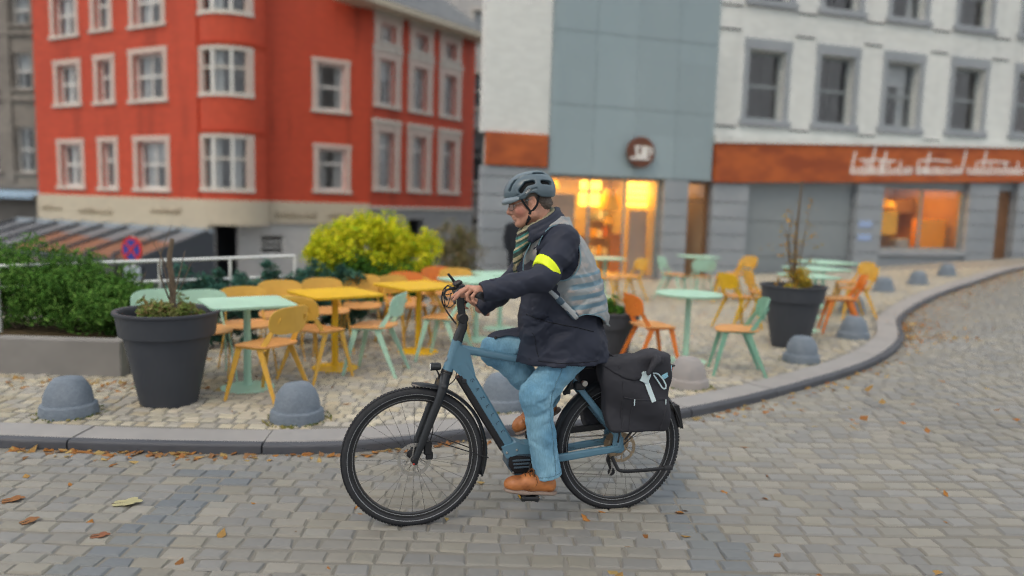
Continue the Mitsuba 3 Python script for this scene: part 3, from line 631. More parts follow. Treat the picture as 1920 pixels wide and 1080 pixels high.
# round hanging sign with a cup emblem
RS = thing('round_sign', 'round rust brown disc sign with white cup emblem on the grey panel', 'sign')
d_ = lathe([(0, .04), (.33, .04), (.345, .03), (.345, -.03), (.33, -.04), (0, -.04)], 40); mat('m_darkrust', mottle((.16, .06, .035), (.10, .042, .03), 6), .6, .3); add('disc', tr(d_, MS @ mv(2.90, 2.93, .16)), 'm_darkrust', RS)
add('bracket', tr(tube([[2.9, 2.93, .05], [2.9, 2.93, .13]], .05, 10), MS), 'm_dark', RS)
cup = sg.Polygon([(-.17, .13), (.16, .13), (.10, -.11), (-.13, -.11)]).difference(sg.Polygon([(-.10, .09), (.02, .09), (-.02, -.06), (-.09, -.06)]))
cup = cup.union(sg.LineString([(.14, .09), (.25, .07), (.24, -.02), (.12, -.05)]).buffer(.022)).union(sg.box(-.27, -.17, .20, -.115))
m = extrude(cup, .02); m.apply_translation([2.90, 2.93, .2005]); add('emblem', tr(m, MS), 'm_white', RS)
# ------------------------------------------------------------------ canopy, railing, signs, pots, bollards
def gz(x, y): return float(h0(x, y)) + KH
mat('m_beam', (.06, .07, .085), .45, .4)
mat('m_gutter', (.33, .39, .45), .4, .5)
mat('m_roofgrey', mottle((.20, .21, .23), (.15, .165, .19), 1.3), .35, .5)
mat('m_rooforange', mottle((.27, .125, .075), (.20, .105, .07), 1.6), .6, .3)
mat('m_galv', (.70, .72, .70), .35, .5, .3)
mat('m_pot', mottle((.040, .046, .058), (.050, .056, .068), 7), .5, .35, bump=proc(lambda p, n, uv: fbm(p.x * 90, p.y * 90, p.z * 90, 2)), bscale=.001)
mat('m_soil', mottle((.06, .045, .03), (.11, .085, .05), 20), .95, .1)
mat('m_concrete', mottle((.26, .25, .24), (.17, .165, .16), 3), .85, .2, bump=proc(lambda p, n, uv: fbm(p.x * 20, p.y * 20, p.z * 20, 3)), bscale=.006)
mat('m_bollard', proc(lambda p, n, uv: mix((.125, .16, .205), (.195, .23, .275), fbm(p.x * 9, p.y * 9, p.z * 9, 4)) * (.82 + .3 * fbm(p.x * 70, p.y * 70, p.z * 70, 2))), .65, .35, bump=proc(lambda p, n, uv: fbm(p.x * 90, p.y * 90, p.z * 90, 2)), bscale=.003)
mat('m_bollard_pale', mottle((.33, .29, .27), (.26, .26, .27), 8), .65, .35, bump=proc(lambda p, n, uv: fbm(p.x * 90, p.y * 90, p.z * 90, 2)), bscale=.003)
CN = thing('terrace_canopy', 'dark framed sloping terrace canopy with grey and orange roof panels', 'canopy')
n0_, n1_, zA, zB = .15, 2.6, .50, -.26
def slope(u0, u1, a, b, t, m=ML):
    """a plank of the roof from a to b (0 at the wall, 1 at the front) and t thick"""
    v = []
    for u in (u0, u1):
        for s in (a, b):
            z, n = zA + (zB - zA) * s, n0_ + (n1_ - n0_) * s
            v += [[u, z, n], [u, z + t, n]]
    return tr(trimesh.convex.convex_hull(np.array(v)), m)
ub = np.linspace(-1.0, 9.65, 9)
for u in ub: add('beam', slope(u - .06, u + .06, 0, 1.02, .16), 'm_beam', CN)
for i in range(8):
    add('panel', slope(ub[i] + .065, ub[i + 1] - .065, .02, .40 + .06 * (i % 3), .05), 'm_roofgrey', CN)
    add('panel', slope(ub[i] + .065, ub[i + 1] - .065, .405 + .06 * (i % 3), 1.0, .06), 'm_rooforange' if i > 2 else 'm_roofgrey', CN)
add('gutter', fcbox(ML, -1.05, 9.72, .50, .615, .16, .34), 'm_gutter', CN)
add('front_beam', fcbox(ML, -1.05, 9.72, -.45, -.27, 2.56, 2.72), 'm_beam', CN)
for u in (-.9, 2.2, 5.4, 9.55): add('post', fcbox(ML, u - .06, u + .06, -2.45, -.45, 2.58, 2.7), 'm_beam', CN)
add('end_wall', tr(extrude(sg.Polygon([(.12, -2.45), (.12, .62), (2.6, -.22), (2.6, -2.45)]), .08), frame(ML[:3, 3] + ML[:3, 0] * 9.70, ML[:3, 2])), 'm_beam', CN, label='dark side wall of the canopy')

RL = thing('railing', 'white two rail street railing along the terrace edge at the left', 'railing')
rp = np.array([[-12, 6.85], [-4.85, 7.0], [-2.46, 8.40]])
for z in (.935, .735): add('rail', tube(np.column_stack([rp, [z, z, z + .075 - .03 * (z < .8)]]), .017, 8), 'm_galv', RL)
for t in np.arange(0, 1.01, .25):
    x, y = rp[1] + (rp[2] - rp[1]) * t; add('post', tube([[x, y, -.1], [x, y, .945 + .07 * t]], .017, 8), 'm_galv', RL)
for t in (.75, .88): x, y = rp[0] + (rp[1] - rp[0]) * t; add('post', tube([[x, y, -.1], [x, y, .94]], .024, 8), 'm_galv', RL)
RW = thing('retaining_wall', 'grey rubble retaining wall below the terrace edge', 'wall')
bk_ = np.array(BACK[2:], float)
for P_, Q_ in zip(bk_[:-1], bk_[1:]):
    M = frame([*Q_, 0], P_ - Q_); L = np.linalg.norm(P_ - Q_)
    add('section', fbox(M, -.1, L + .1, -2.5, .0, -.35, -.02), 'm_concrete', RW)

NP = thing('no_parking_sign', 'round blue no stopping sign with red ring and small grey plate', 'sign')
mat('m_signblue', (.03, .05, .30), .4, .4); mat('m_signred', (.55, .03, .03), .4, .4)
SX, SY = -5.78, 11.3
MN = frame([SX, SY, 0], (1, -.35)) 
add('pole', tube([[SX, SY + .04, -2.45], [SX, SY + .04, 1.02]], .03, 8), 'm_galv', NP)
add('disc', tr(trimesh.creation.cylinder(.20, .02, sections=36), MN @ mv(0, .81, .0)), 'm_signred', NP)
add('field', tr(trimesh.creation.cylinder(.155, .012, sections=36), MN @ mv(0, .81, .009)), 'm_signblue', NP)
for a in (45, -45):
    b = box(-.15, .15, -.018, .018, -.004, .004); b.apply_transform(rotz(math.radians(a))); add('red_bar', tr(b, MN @ mv(0, .81, .0175 + .001 * (a > 0))), 'm_signred', NP)
add('plate', fcbox(MN, -.16, .16, .27, .55, -.01, .012, .004), 'm_gutter', NP)

def pot(name, label, x, y, s, prof, rimz, **kw):
    k = thing(name, label, 'plant pot', 'large dark plant pots on the terrace'); z = gz(x, y)
    m = lathe(np.array(prof) * s, 48); m.apply_transform(mv(x, y, z)); add('shell', m, 'm_pot', k, smooth=40)
    r = np.interp(rimz, [0, 1], [0, 1]); b = lathe([(0, .03), (prof[-4][0] * s * .6, .035), (prof[-3][0] * s * .97, -.01), (0, -.03)], 32); b.apply_transform(mv(x, y, z + rimz * s)); add('soil', b, 'm_soil', k, smooth=True)
    return k, z
PROF = [(0, 0), (.205, 0), (.215, .012), (.315, .53), (.318, .545), (.358, .55), (.362, .56), (.375, .72), (.372, .735), (.362, .742), (.345, .738), (.33, .70), (.31, .55), (0, .5)]
PROF = [(0, 0), (.205, 0), (.215, .012), (.318, .53), (.322, .545), (.350, .552), (.354, .565), (.375, .715), (.392, .722), (.396, .735), (.392, .745), (.36, .742), (.345, .72), (.33, .60), (0, .58)]
pA, zA_ = pot('plant_pot', 'large dark pot with bare young tree on the left between two stone domes', -2.63, 5.65, .97, PROF, .66)
pB, zB_ = pot('plant_pot', 'tall dark pot with sparse orange leaved plant on the right side of the terrace', 3.33, 8.80, .98, PROF, .66)
PROF2 = [(0, 0), (.27, 0), (.28, .01), (.35, .35), (.353, .36), (.38, .365), (.385, .375), (.40, .50), (.415, .51), (.415, .53), (.40, .535), (.38, .52), (.37, .42), (0, .40)]
pC, zC_ = pot('plant_pot', 'low wide dark pot with green plants behind the cyclist and her black bag'.replace(' and her', ' above the'), .98, 7.95, 1.0, PROF2, .46)

BOLP = [(0, .285), (.06, .287), (.095, .28), (.112, .262), (.122, .250), (.140, .225), (.158, .185), (.168, .14), (.172, .10), (.174, .092), (.190, .086), (.197, .076), (.203, .02), (.20, -.03), (0, -.03)][::-1]
BOLL = [(-3.17, 5.25, 'low grey stone dome bollard at the far left beside the planter'), (-1.53, 5.28, 'low grey stone dome bollard between the left pot and the front wheel'), (-.05, 5.80, 'low grey stone dome bollard seen behind the bicycle frame and legs'),
        (1.63, 6.70, 'paler brownish stone dome bollard just right of the black bag'), (3.12, 7.88, 'low grey stone dome bollard in front of the right pot'), (4.27, 9.20, 'grey stone dome bollard second right of the right pot along the kerb'),
        (5.24, 11.4, 'grey stone dome bollard at the right beyond the orange seat'), (6.95, 13.9, 'small far grey stone dome bollard near the right kerb bend'), (8.12, 14.9, 'small far grey stone dome bollard before the lit shop window'), (9.56, 16.4, 'farthest grey stone dome bollard at the upper right near the shop')]
rng = np.random.default_rng(3)
for i, (x, y, l) in enumerate(BOLL):
    m = lathe(BOLP, 40); v = m.vertices; v += (meshkit.fbm(v * 14 + i * 9, 3)[:, None] - .5) * .012 * np.array([1, 1, .6]); m = tm(v * .95, m.faces); m.apply_transform(mv(x, y, gz(x, y)) @ rotz(i * 1.1))
    k = thing('bollard', l, 'bollard', 'low stone dome bollards along the kerb'); add('dome', m, 'm_bollard_pale' if i == 3 else 'm_bollard', k, smooth=35)

# ------------------------------------------------------------------ leaves and plants
scene['m_leaf'] = {'type': 'principledthin', 'base_color': vcol, 'roughness': .55, 'diff_trans': .7, 'spec_trans': 0.0, 'eta': 1.3}
def leaves(P, N, size, cols, seed, aspect=.55, jitter=.25, droop=.25):
    """one bent four-point leaf at every point, its face leaning towards N; returns mesh, colours"""
    r = np.random.default_rng(seed); n = len(P)
    N = N + r.normal(0, .7, (n, 3)); N /= np.linalg.norm(N, axis=1, keepdims=True)
    d = r.normal(0, 1, (n, 3)); d -= (d * N).sum(1, keepdims=True) * N; d /= np.linalg.norm(d, axis=1, keepdims=True); e = np.cross(N, d)
    s = (size * (1 + jitter * r.normal(0, 1, n))).clip(size * .4)[:, None]
    V = np.stack([P - d * s * .5, P + e * s * aspect * .5 - N * s * droop * .4, P + d * s * .5 - N * s * droop * .3, P - e * s * aspect * .5 - N * s * droop * .4], 1).reshape(-1, 3)
    F = (np.array([[0, 1, 2], [0, 2, 3]])[None] + 4 * np.arange(n)[:, None, None]).reshape(-1, 3)
    cols = np.array(cols); c = cols[r.integers(0, len(cols), n)] * (.8 + .4 * r.random((n, 1)))
    return tm(V, F), np.repeat(c, 4, 0)
def clumps(c, rad, nclump, nleaf, seed, shell=.55, flat=1.0):
    """points scattered in irregular clumps through an ellipsoid"""
    r = np.random.default_rng(seed); c, rad = np.array(c), np.array(rad); out, nn = [], []
    for i in range(nclump):
        u = r.normal(0, 1, 3); u /= np.linalg.norm(u); u *= (shell + (1 - shell) * r.random() ** .6) * (.85 + .3 * r.random())
        q = c + u * rad; cr = (.13 + .13 * r.random()) * rad.mean() * 1.5
        p = r.normal(0, 1, (nleaf, 3)); p /= np.linalg.norm(p, axis=1, keepdims=True); p *= (r.random((nleaf, 1)) ** .45)
        out.append(q + p * cr * np.array([1, 1, flat])); nn.append(p * .6 + u * .6 + np.array([0, 0, .5]))
    P = np.vstack(out); N = np.vstack(nn); ok = P[:, 2] > c[2] - rad[2] * 1.15
    return P[ok], N[ok]
def stems(base, tips, r0, seed):
    r = np.random.default_rng(seed); ms = []
    for t in tips:
        b = np.array(base) + r.normal(0, .04, 3) * [1, 1, 0]; mid = b * .5 + np.array(t) * .5 + r.normal(0, .05, 3)
        ms.append(tube(catmull([b, mid, t], 4), np.linspace(r0, r0 * .35, 9), 5))
    return ms
mat('m_bark', mottle((.16, .12, .085), (.10, .08, .06), 20), .9, .2)
def shrub(name, label, c, rad, ncl, nl, size, cols, seed, cat='shrub', shell=.55, flat=1.0, aspect=.55, nst=7):
    k = thing(name, label, cat); P, N = clumps(c, rad, ncl, nl, seed, shell, flat); m, col = leaves(P, N, size, cols, seed, aspect)
    add('foliage', m, 'm_leaf', k, color=col)
    r = np.random.default_rng(seed); b = [c[0], c[1], gz(c[0], c[1]) - .02]
    tips = [np.array(c) + np.array(rad) * (r.random(3) * 1.3 - .65) for _ in range(nst)]
    for m in stems(b, tips, .016, seed): add('stem', m, 'm_bark', k)
    return k
YC = [(.76, .74, .03), (.66, .70, .03), (.80, .74, .05), (.50, .60, .03), (.30, .42, .03), (.62, .56, .04)]
GC = [(.05, .13, .025), (.07, .17, .03), (.035, .09, .02), (.09, .20, .03)]
TC = [(.05, .14, .11), (.07, .17, .14), (.035, .09, .075), (.09, .20, .15), (.06, .12, .07)]
BC_ = [(.20, .15, .09), (.26, .20, .12), (.14, .13, .06), (.18, .20, .07)]
ys = shrub('yellow_shrub', 'bright yellow green rounded shrub behind the yellow tables', (-2.12, 10.75, 1.06), (.66, .5, .40), 105, 60, .062, YC, 31, shell=.35)
for c_, r_, sd_ in (((-1.48, 10.7, .96), (.44, .4, .34), 131), ((-2.66, 10.75, .92), (.40, .4, .32), 132), ((-1.9, 10.6, .78), (.75, .4, .3), 133)):
    P, N = clumps(c_, r_, 48, 60, sd_, .35); m, col = leaves(P, N, .062, YC, sd_); add('bough', m, 'm_leaf', ys, color=col)
shrub('dark_shrub', 'dark green shrub growing below the yellow shrub', (-1.85, 10.35, .52), (.92, .35, .36), 90, 65, .06, GC, 32, shell=.3)
shrub('brown_shrub', 'brownish thinning shrub right of the yellow shrub', (-.95, 12.1, .85), (.5, .4, .5), 80, 45, .05, BC_, 33, shell=.2)
hk = thing('hedge', 'low bluish green hedge along the railing behind the chairs', 'hedge')
r_ = np.random.default_rng(34); PP, NN = [], []
for x in np.linspace(-3.45, -1.85, 24):
    y = 8.02 + (x + 2.95) * .58; P, N = clumps((x, y, .50 + .03 * math.sin(x * 9)), (.20, .24, .42), 9, 80, int(r_.integers(1e6)), .3); PP.append(P); NN.append(N)
m, col = leaves(np.vstack(PP), np.vstack(NN), .055, TC, 35); add('foliage', m, 'm_leaf', hk, color=col)
for i in range(8):
    x = -3.4 + .2 * i; y = 8.02 + (x + 2.95) * .58; add('stem', stems([x, y, .0], [[x, y, .5]], .014, i)[0], 'm_bark', hk)
# raised bed with the big green bush at the left
PB = thing('raised_bed', 'low grey concrete raised planter bed at the left edge', 'planter')
PX0, PX1, PY0, PY1 = -9.0, -3.40, 6.42, 7.75
for i, (a, b) in enumerate(zip(np.linspace(PX0, PX1, 6)[:-1], np.linspace(PX0, PX1, 6)[1:])): add('edge_slab', cbox(a + .006, b - .006, PY0, PY0 + .14, -.02, .37, .012), 'm_concrete', PB)
add('edge_slab', cbox(PX1 - .14, PX1 - .006, PY0 + .145, PY1, -.02, .37, .012), 'm_concrete', PB)
add('soil', box(PX0, PX1 - .14, PY0 + .14, PY1, .0, .31), 'm_soil', PB)
lb = thing('green_bush', 'large feathery green bush growing in the raised bed at the left', 'bush')
PP, NN = [], []; r_ = np.random.default_rng(36)
for x, y, rx, rz in ((-6.3, 7.3, .7, .44), (-5.4, 7.28, .62, .44), (-4.75, 7.22, .52, .41), (-4.2, 7.15, .45, .36), (-3.72, 7.05, .36, .27)):
    P, N = clumps((x, y, .34 + rz), (rx, .42, rz), 105, 62, int(r_.integers(1e6)), .3); PP.append(P); NN.append(N)
GB = [(.085, .20, .04), (.115, .25, .05), (.06, .14, .033), (.15, .28, .065)]
m, col = leaves(np.vstack(PP), np.vstack(NN), .06, GB, 37, aspect=.3); add('foliage', m, 'm_leaf', lb, color=col)
for i, x in enumerate((-6.2, -5.4, -4.8, -4.2, -3.8)):
    for q, m in enumerate(stems([x, 7.2, .30], [[x + .25 * (q - 1), 7.2, .9] for q in range(3)], .014, i + 40)): add('stem', m, 'm_bark', lb)
# planting in the pots
def pot_plant(k, name, label, x, y, z, rx, rz, n, nl, size, cols, seed, cat='plant'):
    t = thing(name, label, cat); P, N = clumps((x, y, z + rz * .8), (rx, rx, rz), n, nl, seed, .2); m, col = leaves(P, N, size, cols, seed, .4); add('foliage', m, 'm_leaf', t, color=col); return t
HC = [(.22, .26, .08), (.16, .24, .06), (.30, .30, .12), (.24, .18, .08)]
pot_plant(pA, 'herb', 'dry yellowish low herbs filling the left pot', -2.63, 5.65, zA_ + .64, .26, .08, 26, 60, .045, HC, 51)
yt = thing('young_tree', 'short cut back bare trunk of a young tree standing in the left pot', 'tree')
add('trunk', tube(catmull([[-2.61, 5.68, zA_ + .6], [-2.60, 5.68, .95], [-2.62, 5.68, 1.15], [-2.60, 5.69, 1.32]], 6), np.linspace(.026, .016, 19), 8), 'm_bark', yt)
for i, m in enumerate(stems([-2.61, 5.68, zA_ + .8], [[-2.61 + .16 * math.cos(a * 1.3), 5.68 + .16 * math.sin(a * 1.3), 1.15 + .07 * a] for a in range(5)], .007, 19)): add('branch', m, 'm_bark', yt)
pot_plant(pC, 'herb', 'fresh green low plants in the wide pot behind the cyclist', .98, 7.95, zC_ + .47, .27, .09, 26, 60, .05, GC + [(.14, .32, .05)], 52)
op = pot_plant(pB, 'potted_shrub', 'orange yellow thin leaved shrub in the tall right pot', 3.33, 8.80, zB_ + .66, .26, .16, 20, 30, .05, [(.55, .36, .04), (.42, .22, .03), (.30, .28, .06), (.5, .42, .08)], 53)
P, N = clumps((3.33, 8.8, zB_ + 1.22), (.30, .26, .55), 26, 6, 54, .2); m, col = leaves(P, N, .05, [(.50, .28, .06), (.36, .22, .07), (.34, .27, .10)], 54); add('upper_foliage', m, 'm_leaf', op, color=col)
add('trunk', tube(catmull([[3.33, 8.8, zB_ + .62], [3.32, 8.8, zB_ + 1.2], [3.34, 8.79, zB_ + 1.95]], 5), np.linspace(.026, .010, 11), 6), 'm_bark', op)
for i, m in enumerate(stems([3.33, 8.8, zB_ + .8], [[3.33 + .2 * math.cos(a), 8.8 + .2 * math.sin(a), zB_ + 1.1 + .12 * a] for a in range(6)], .010, 9)): add('branch', m, 'm_bark', op)

P = []
for x, y, n in ((-3.17, 5.25, 90), (-1.53, 5.28, 110), (-.05, 5.80, 40), (1.63, 6.70, 60), (3.12, 7.88, 40)):
    for _ in range(n):
        a = r_.random() * 6.28; q = .20 + .05 * r_.random() ** 2; P.append([x + q * math.cos(a), y + q * math.sin(a), gz(x, y) + .012])
m, col = leaves(np.array(P), np.tile([0, -.4, 1.], (len(P), 1)), .030, [(.12, .16, .03), (.20, .20, .05), (.08, .11, .03), (.28, .24, .08)], 61, .4); add('grass', m, 'm_leaf', color=col, label='tufts of moss and grass round the feet of the stone domes', kind='stuff')
# ------------------------------------------------------------------ cafe tables and chairs
def paint(name, c): return mat(name, proc(lambda p, n, uv: mi.Color3f(c) * (.88 + .2 * fbm(p.x * 6, p.y * 6, p.z * 6, 3))), .42, .4)
paint('m_yellow', (.66, .40, .012)); paint('m_ochre', (.62, .36, .06)); paint('m_mint', (.36, .58, .46)); paint('m_green', (.16, .34, .25)); paint('m_coral', (.62, .17, .025))
def grain(p, n, uv): 
    w = fbm(p.x * 4 + 30 * fbm(p.x * 1.5, p.y * 1.5, p.z, 2), p.y * 45, p.z * 8, 3)
    return mix((.64, .33, .13), (.50, .23, .075), w)
mat('m_wood', proc(grain), .42, .4)
def shell(outline, rings, pos, th):
    """thin shell: outline(k) -> unit-disc outline points, pos(q) -> (position, normal) of the middle surface"""
    o = np.array(outline); n = len(o); q = np.vstack([[0, 0]] + [o * r for r in rings]); p, nn = pos(q)
    top, bot = p + nn * th / 2, p - nn * th / 2; m = len(q); f = []
    for j in range(n): f.append([0, 1 + j, 1 + (j + 1) % n])
    for k in range(len(rings) - 1):
        for j in range(n):
            a, b = 1 + k * n + j, 1 + k * n + (j + 1) % n; f += [[a, a + n, b + n], [a, b + n, b]]
    f = np.array(f); g = [f, f[:, ::-1] + m]; l = 1 + (len(rings) - 1) * n; e = []
    for j in range(n): a, b = l + j, l + (j + 1) % n; e += [[a, a + m, b + m], [a, b + m, b]]
    r = tm(np.vstack([top, bot]), np.vstack(g + [e])); 
    if r.volume < 0: r.invert()
    return r
a_ = np.arange(28) * 2 * np.pi / 28
SE = np.stack([np.sign(np.cos(a_)) * np.abs(np.cos(a_)) ** .62, np.sign(np.sin(a_)) * np.abs(np.sin(a_)) ** .62], 1)
RINGS = (.35, .7, .93, 1.0)
def seat_pos(q):
    x, y = q[:, 0] * .205, q[:, 1] * .215; z = .455 - .022 * (1 - (q ** 2).sum(1).clip(0, 1)) - .02 * np.clip(q[:, 0], 0, 1) ** 2 * 1.0
    return np.stack([x + .01, y, z], 1), np.tile([0, 0, 1.], (len(q), 1))
def back_pos(q):
    y, z = q[:, 0] * .225, .660 + q[:, 1] * .108; x = -.195 - .055 * (1 - q[:, 0] ** 2) - .18 * (z - .6)
    n = np.stack([np.ones(len(q)), .49 * q[:, 0] * -1.0 * .0 - .4 * q[:, 0], np.zeros(len(q)) + .16], 1); n /= np.linalg.norm(n, axis=1, keepdims=True)
    return np.stack([x, y, z], 1), n
rect_ = lambda w, t: [(-w / 2, -t / 2), (w / 2, -t / 2), (w / 2, t / 2), (-w / 2, t / 2)]
def leg(a, b, w0, w1, t=.009): return sweep(np.linspace(a, b, 5), rect_(1, 1), (0, 1, 0.001), np.stack([np.linspace(w0, w1, 5), np.full(5, t)], 1))
CHAIR = [('seat', shell(SE, RINGS, seat_pos, .012), 'wood'), ('backrest', shell(SE, RINGS, back_pos, .011), 'col')]
for s in (-1, 1):
    CHAIR += [('leg', leg([.13, .165 * s, .446], [.235, .215 * s, 0], .055, .026), 'col'), ('leg', leg([-.07, .175 * s, .446], [-.27, .22 * s, 0], .055, .026), 'col'),
              ('upright', leg([-.10, .176 * s, .44], [-.252, .15 * s, .69], .045, .03), 'col'), ('rail', leg([.17, .168 * s, .436], [-.14, .178 * s, .436], .02, .02, .012), 'col')]
CHAIR.append(('stretcher', sweep([[-.09, -.17, .432], [-.09, .17, .432]], rect_(.03, .008), (0, 0, 1)), 'col'))
_plies = {}
def chair(x, y, deg, col, label, group):
    k = thing('cafe_chair', label, 'chair', group); W = T(np.ascontiguousarray(mv(x, y, gz(x, y) + .002) @ rotz(math.radians(deg))))
    for i, (nm, m, mt) in enumerate(CHAIR):
        mm = 'm_wood' if mt == 'wood' else col
        if (i, mm) not in _plies: _plies[i, mm] = mikit.ply(m, mm, smooth=35)
        q = nk(f'{k}__{nm}'); scene[q] = {**_plies[i, mm], 'to_world': W}
    return k
def table(x, y, deg, col, label, w=.70, rnd=.0, h=.735):
    k = thing('cafe_table', label, 'table', 'cafe tables on the terrace'); M = mv(x, y, gz(x, y)) @ rotz(math.radians(deg))
    g = sg.Point(0, 0).buffer(w / 2, quad_segs=12) if rnd else sg.box(-w / 2 + .06, -w / 2 + .06, w / 2 - .06, w / 2 - .06).buffer(.06, quad_segs=4)
    t = extrude(g, .014); t.apply_translation([0, 0, h - .014]); u = extrude(g.buffer(-.012), .012); u.apply_translation([0, 0, h - .026])
    add('tabletop', tr(join([t, u]), M), col, k, smooth=30)
    add('column', tr(lathe([(0, .02), (.045, .02), (.033, .06), (.03, h - .06), (.05, h - .027), (0, h - .027)], 16), M), col, k, smooth=35)
    add('base', tr(lathe([(0, 0), (.22, 0), (.22, .008), (.20, .014), (.05, .03), (0, .03)], 28), M), col, k, smooth=25)
    return k
table(-2.21, 6.18, 32, 'm_mint', 'mint green square table just right of the left pot', .68)
table(-1.68, 7.05, 40, 'm_yellow', 'yellow square table in the middle of the left seating, nearer of two', .70)
table(-1.0, 7.98, 42, 'm_yellow', 'yellow square table just left of the handlebar, farther of two', .74)
table(-.42, 8.85, 40, 'm_mint', 'mint table top seen behind the cyclist hands', .72)
table(-.15, 9.75, 20, 'm_mint', 'mint table farther back behind the cyclist forearm', .66)
table(1.88, 7.88, 0, 'm_mint', 'round mint table right of the cyclist back', .70, 1)
table(1.72, 13.9, 10, 'm_mint', 'far mint table in front of the tall lit shop window', .66)
table(5.05, 12.1, 25, 'm_mint', 'farthest mint table right of the tall pot', .80)
table(4.46, 10.95, 25, 'm_mint', 'middle mint table behind the tall right pot', .72)
table(3.92, 9.85, 10, 'm_mint', 'nearest mint table immediately behind the tall right pot', .62)
table(3.55, 14.3, 10, 'm_mint', 'far mint table before the stone pier of the shop', .66)
GY, GM = 'yellow framed cafe chairs', 'green framed cafe chairs'
for a in [(-1.93, 5.84, 158, 'm_ochre', 'nearest yellow chair with orange wooden seat right of the left pot', GY), (-2.66, 6.42, -58, 'm_mint', 'mint chair between the left pot and the mint square table', GM),
          (-2.42, 6.78, -60, 'm_ochre', 'yellow chair behind the mint square table beside a mint chair', GY), (-3.02, 6.36, -62, 'm_mint', 'mint chair back showing above the left pot rim', GM),
          (-2.32, 7.45, -70, 'm_ochre', 'yellow chair with broad back behind the mint table, leftmost of the back row', GY), (-1.95, 7.85, -60, 'm_ochre', 'yellow chair back just left behind the nearer yellow table', GY),
          (-1.74, 6.62, 60, 'm_ochre', 'yellow chair in front of the nearer yellow table', GY),
          (-1.68, 8.35, -80, 'm_ochre', 'yellow chair back between the two yellow tables', GY), (-1.32, 8.95, -90, 'm_coral', 'orange red chair behind the farther yellow table', 'orange framed cafe chairs'),
          (-1.27, 6.92, 172, 'm_mint', 'mint chair with wooden seat right of the nearer yellow table', GM), (-.68, 7.62, 165, 'm_mint', 'mint chair with wooden seat under the handlebar', GM),
          (-1.22, 8.5, -40, 'm_ochre', 'yellow chair tucked behind the farther yellow table', GY), (-.72, 9.75, -80, 'm_ochre', 'yellow chair back behind the mint table by the hands', GY),
          (-1.02, 9.9, -90, 'm_coral', 'orange chair back at the foot of the brown shrub', 'orange framed cafe chairs'), (-.75, 8.62, 20, 'm_ochre', 'yellow chair beside the mint table behind the handlebar', GY),
          (1.42, 7.45, 15, 'm_coral', 'bright orange chair right behind the cyclist back', 'orange framed cafe chairs'), (2.24, 7.30, 172, 'm_green', 'green chair with pale wooden seat left of the tall right pot', GM),
          (1.62, 12.9, -20, 'm_ochre', 'far yellow chair before the tall lit shop window', GY), (2.1, 13.3, 200, 'm_ochre', 'far yellow chair right of the far mint table', GY), (2.95, 13.7, -30, 'm_mint', 'far mint chair before the narrow shop door', GM),
          (3.3, 13.2, 100, 'm_mint', 'far mint chair with wooden seat left of the yellow pair', GM), (3.75, 13.0, 170, 'm_ochre', 'far yellow chair in front of the stone pier', GY), (4.1, 13.5, 200, 'm_ochre', 'far yellow chair near the grey garage door', GY),
          (3.10, 10.1, 20, 'm_yellow', 'pale yellow chair just left of the tall right pot', GY), (3.55, 10.5, 0, 'm_ochre', 'yellow chair hidden behind the tall right pot', GY),
          (4.28, 9.62, 165, 'm_coral', 'orange chair with wooden seat right of the tall pot', 'orange framed cafe chairs'), (4.95, 10.75, 180, 'm_ochre', 'yellow chair by the middle mint table at the right', GY), (5.25, 11.5, 185, 'm_ochre', 'yellow chair by the farthest mint table at the right', GY)]: chair(*a)

# ------------------------------------------------------------------ fallen leaves
LC = [(.48, .22, .07), (.45, .28, .11), (.36, .17, .07), (.50, .36, .15), (.30, .17, .09)]
r_ = np.random.default_rng(71); P = []
def strew(n, fx, off=.004):
    for _ in range(n): x, y, on = fx(); P.append([x, y, float(h0(x, y)) + (KH if on else 0) + off + .01 * r_.random()])
def gutter(s0, s1, w=.16):
    s = s0 + (s1 - s0) * r_.random(); p, nn = kpt(np.array([s])); q = p[0] - nn[0] * abs(r_.normal(0, w)); return q[0], q[1], 0
ar = lambda x: float(np.interp(x, kc[:, 0], arc))
strew(120, lambda: gutter(ar(-3.2), ar(-1.6), .09)); strew(60, lambda: gutter(ar(-1.6), ar(.3), .1)); strew(90, lambda: gutter(ar(1.4), ar(4.2), .12)); strew(900, lambda: gutter(ar(5.2), ar(12.5), .35)); strew(160, lambda: gutter(ar(4.4), ar(5.6), .2)); strew(70, lambda: (5.45 + .22 * r_.normal(), 9.35 + .12 * r_.normal(), 0))
strew(260, lambda: (-3.5 + 4 * r_.random(), 7.2 + 2.6 * r_.random() ** 1.5, 1)); strew(240, lambda: (1 + 5 * r_.random(), 9.2 + 4 * r_.random(), 1)); strew(60, lambda: (-3.6 + 8 * r_.random(), 5.3 + 2 * r_.random(), 1)); strew(120, lambda: (-3.4 + .5 * r_.normal(), 6.25 - .18 * abs(r_.normal()), 1))
strew(45, lambda: (-3 + 7 * r_.random(), 2.8 + 1.7 * r_.random(), 0)); strew(30, lambda: (1 + 5 * r_.random(), 3 + 3.5 * r_.random(), 0))
P = np.array(P); ok = [not (p[2] < h0(p[0], p[1]) + KH - .01 and p[1] > np.interp(p[0], kc[:, 0], kc[:, 1]) and p[0] < 5) for p in P]; P = P[ok]
m, col = leaves(P, np.tile([0, 0, 3.], (len(P), 1)), .062, LC, 72, .65, .35, .3); add('fallen_leaves', m, 'm_leaf', color=col, label='scattered orange and brown autumn leaves along kerb and terrace', kind='stuff')
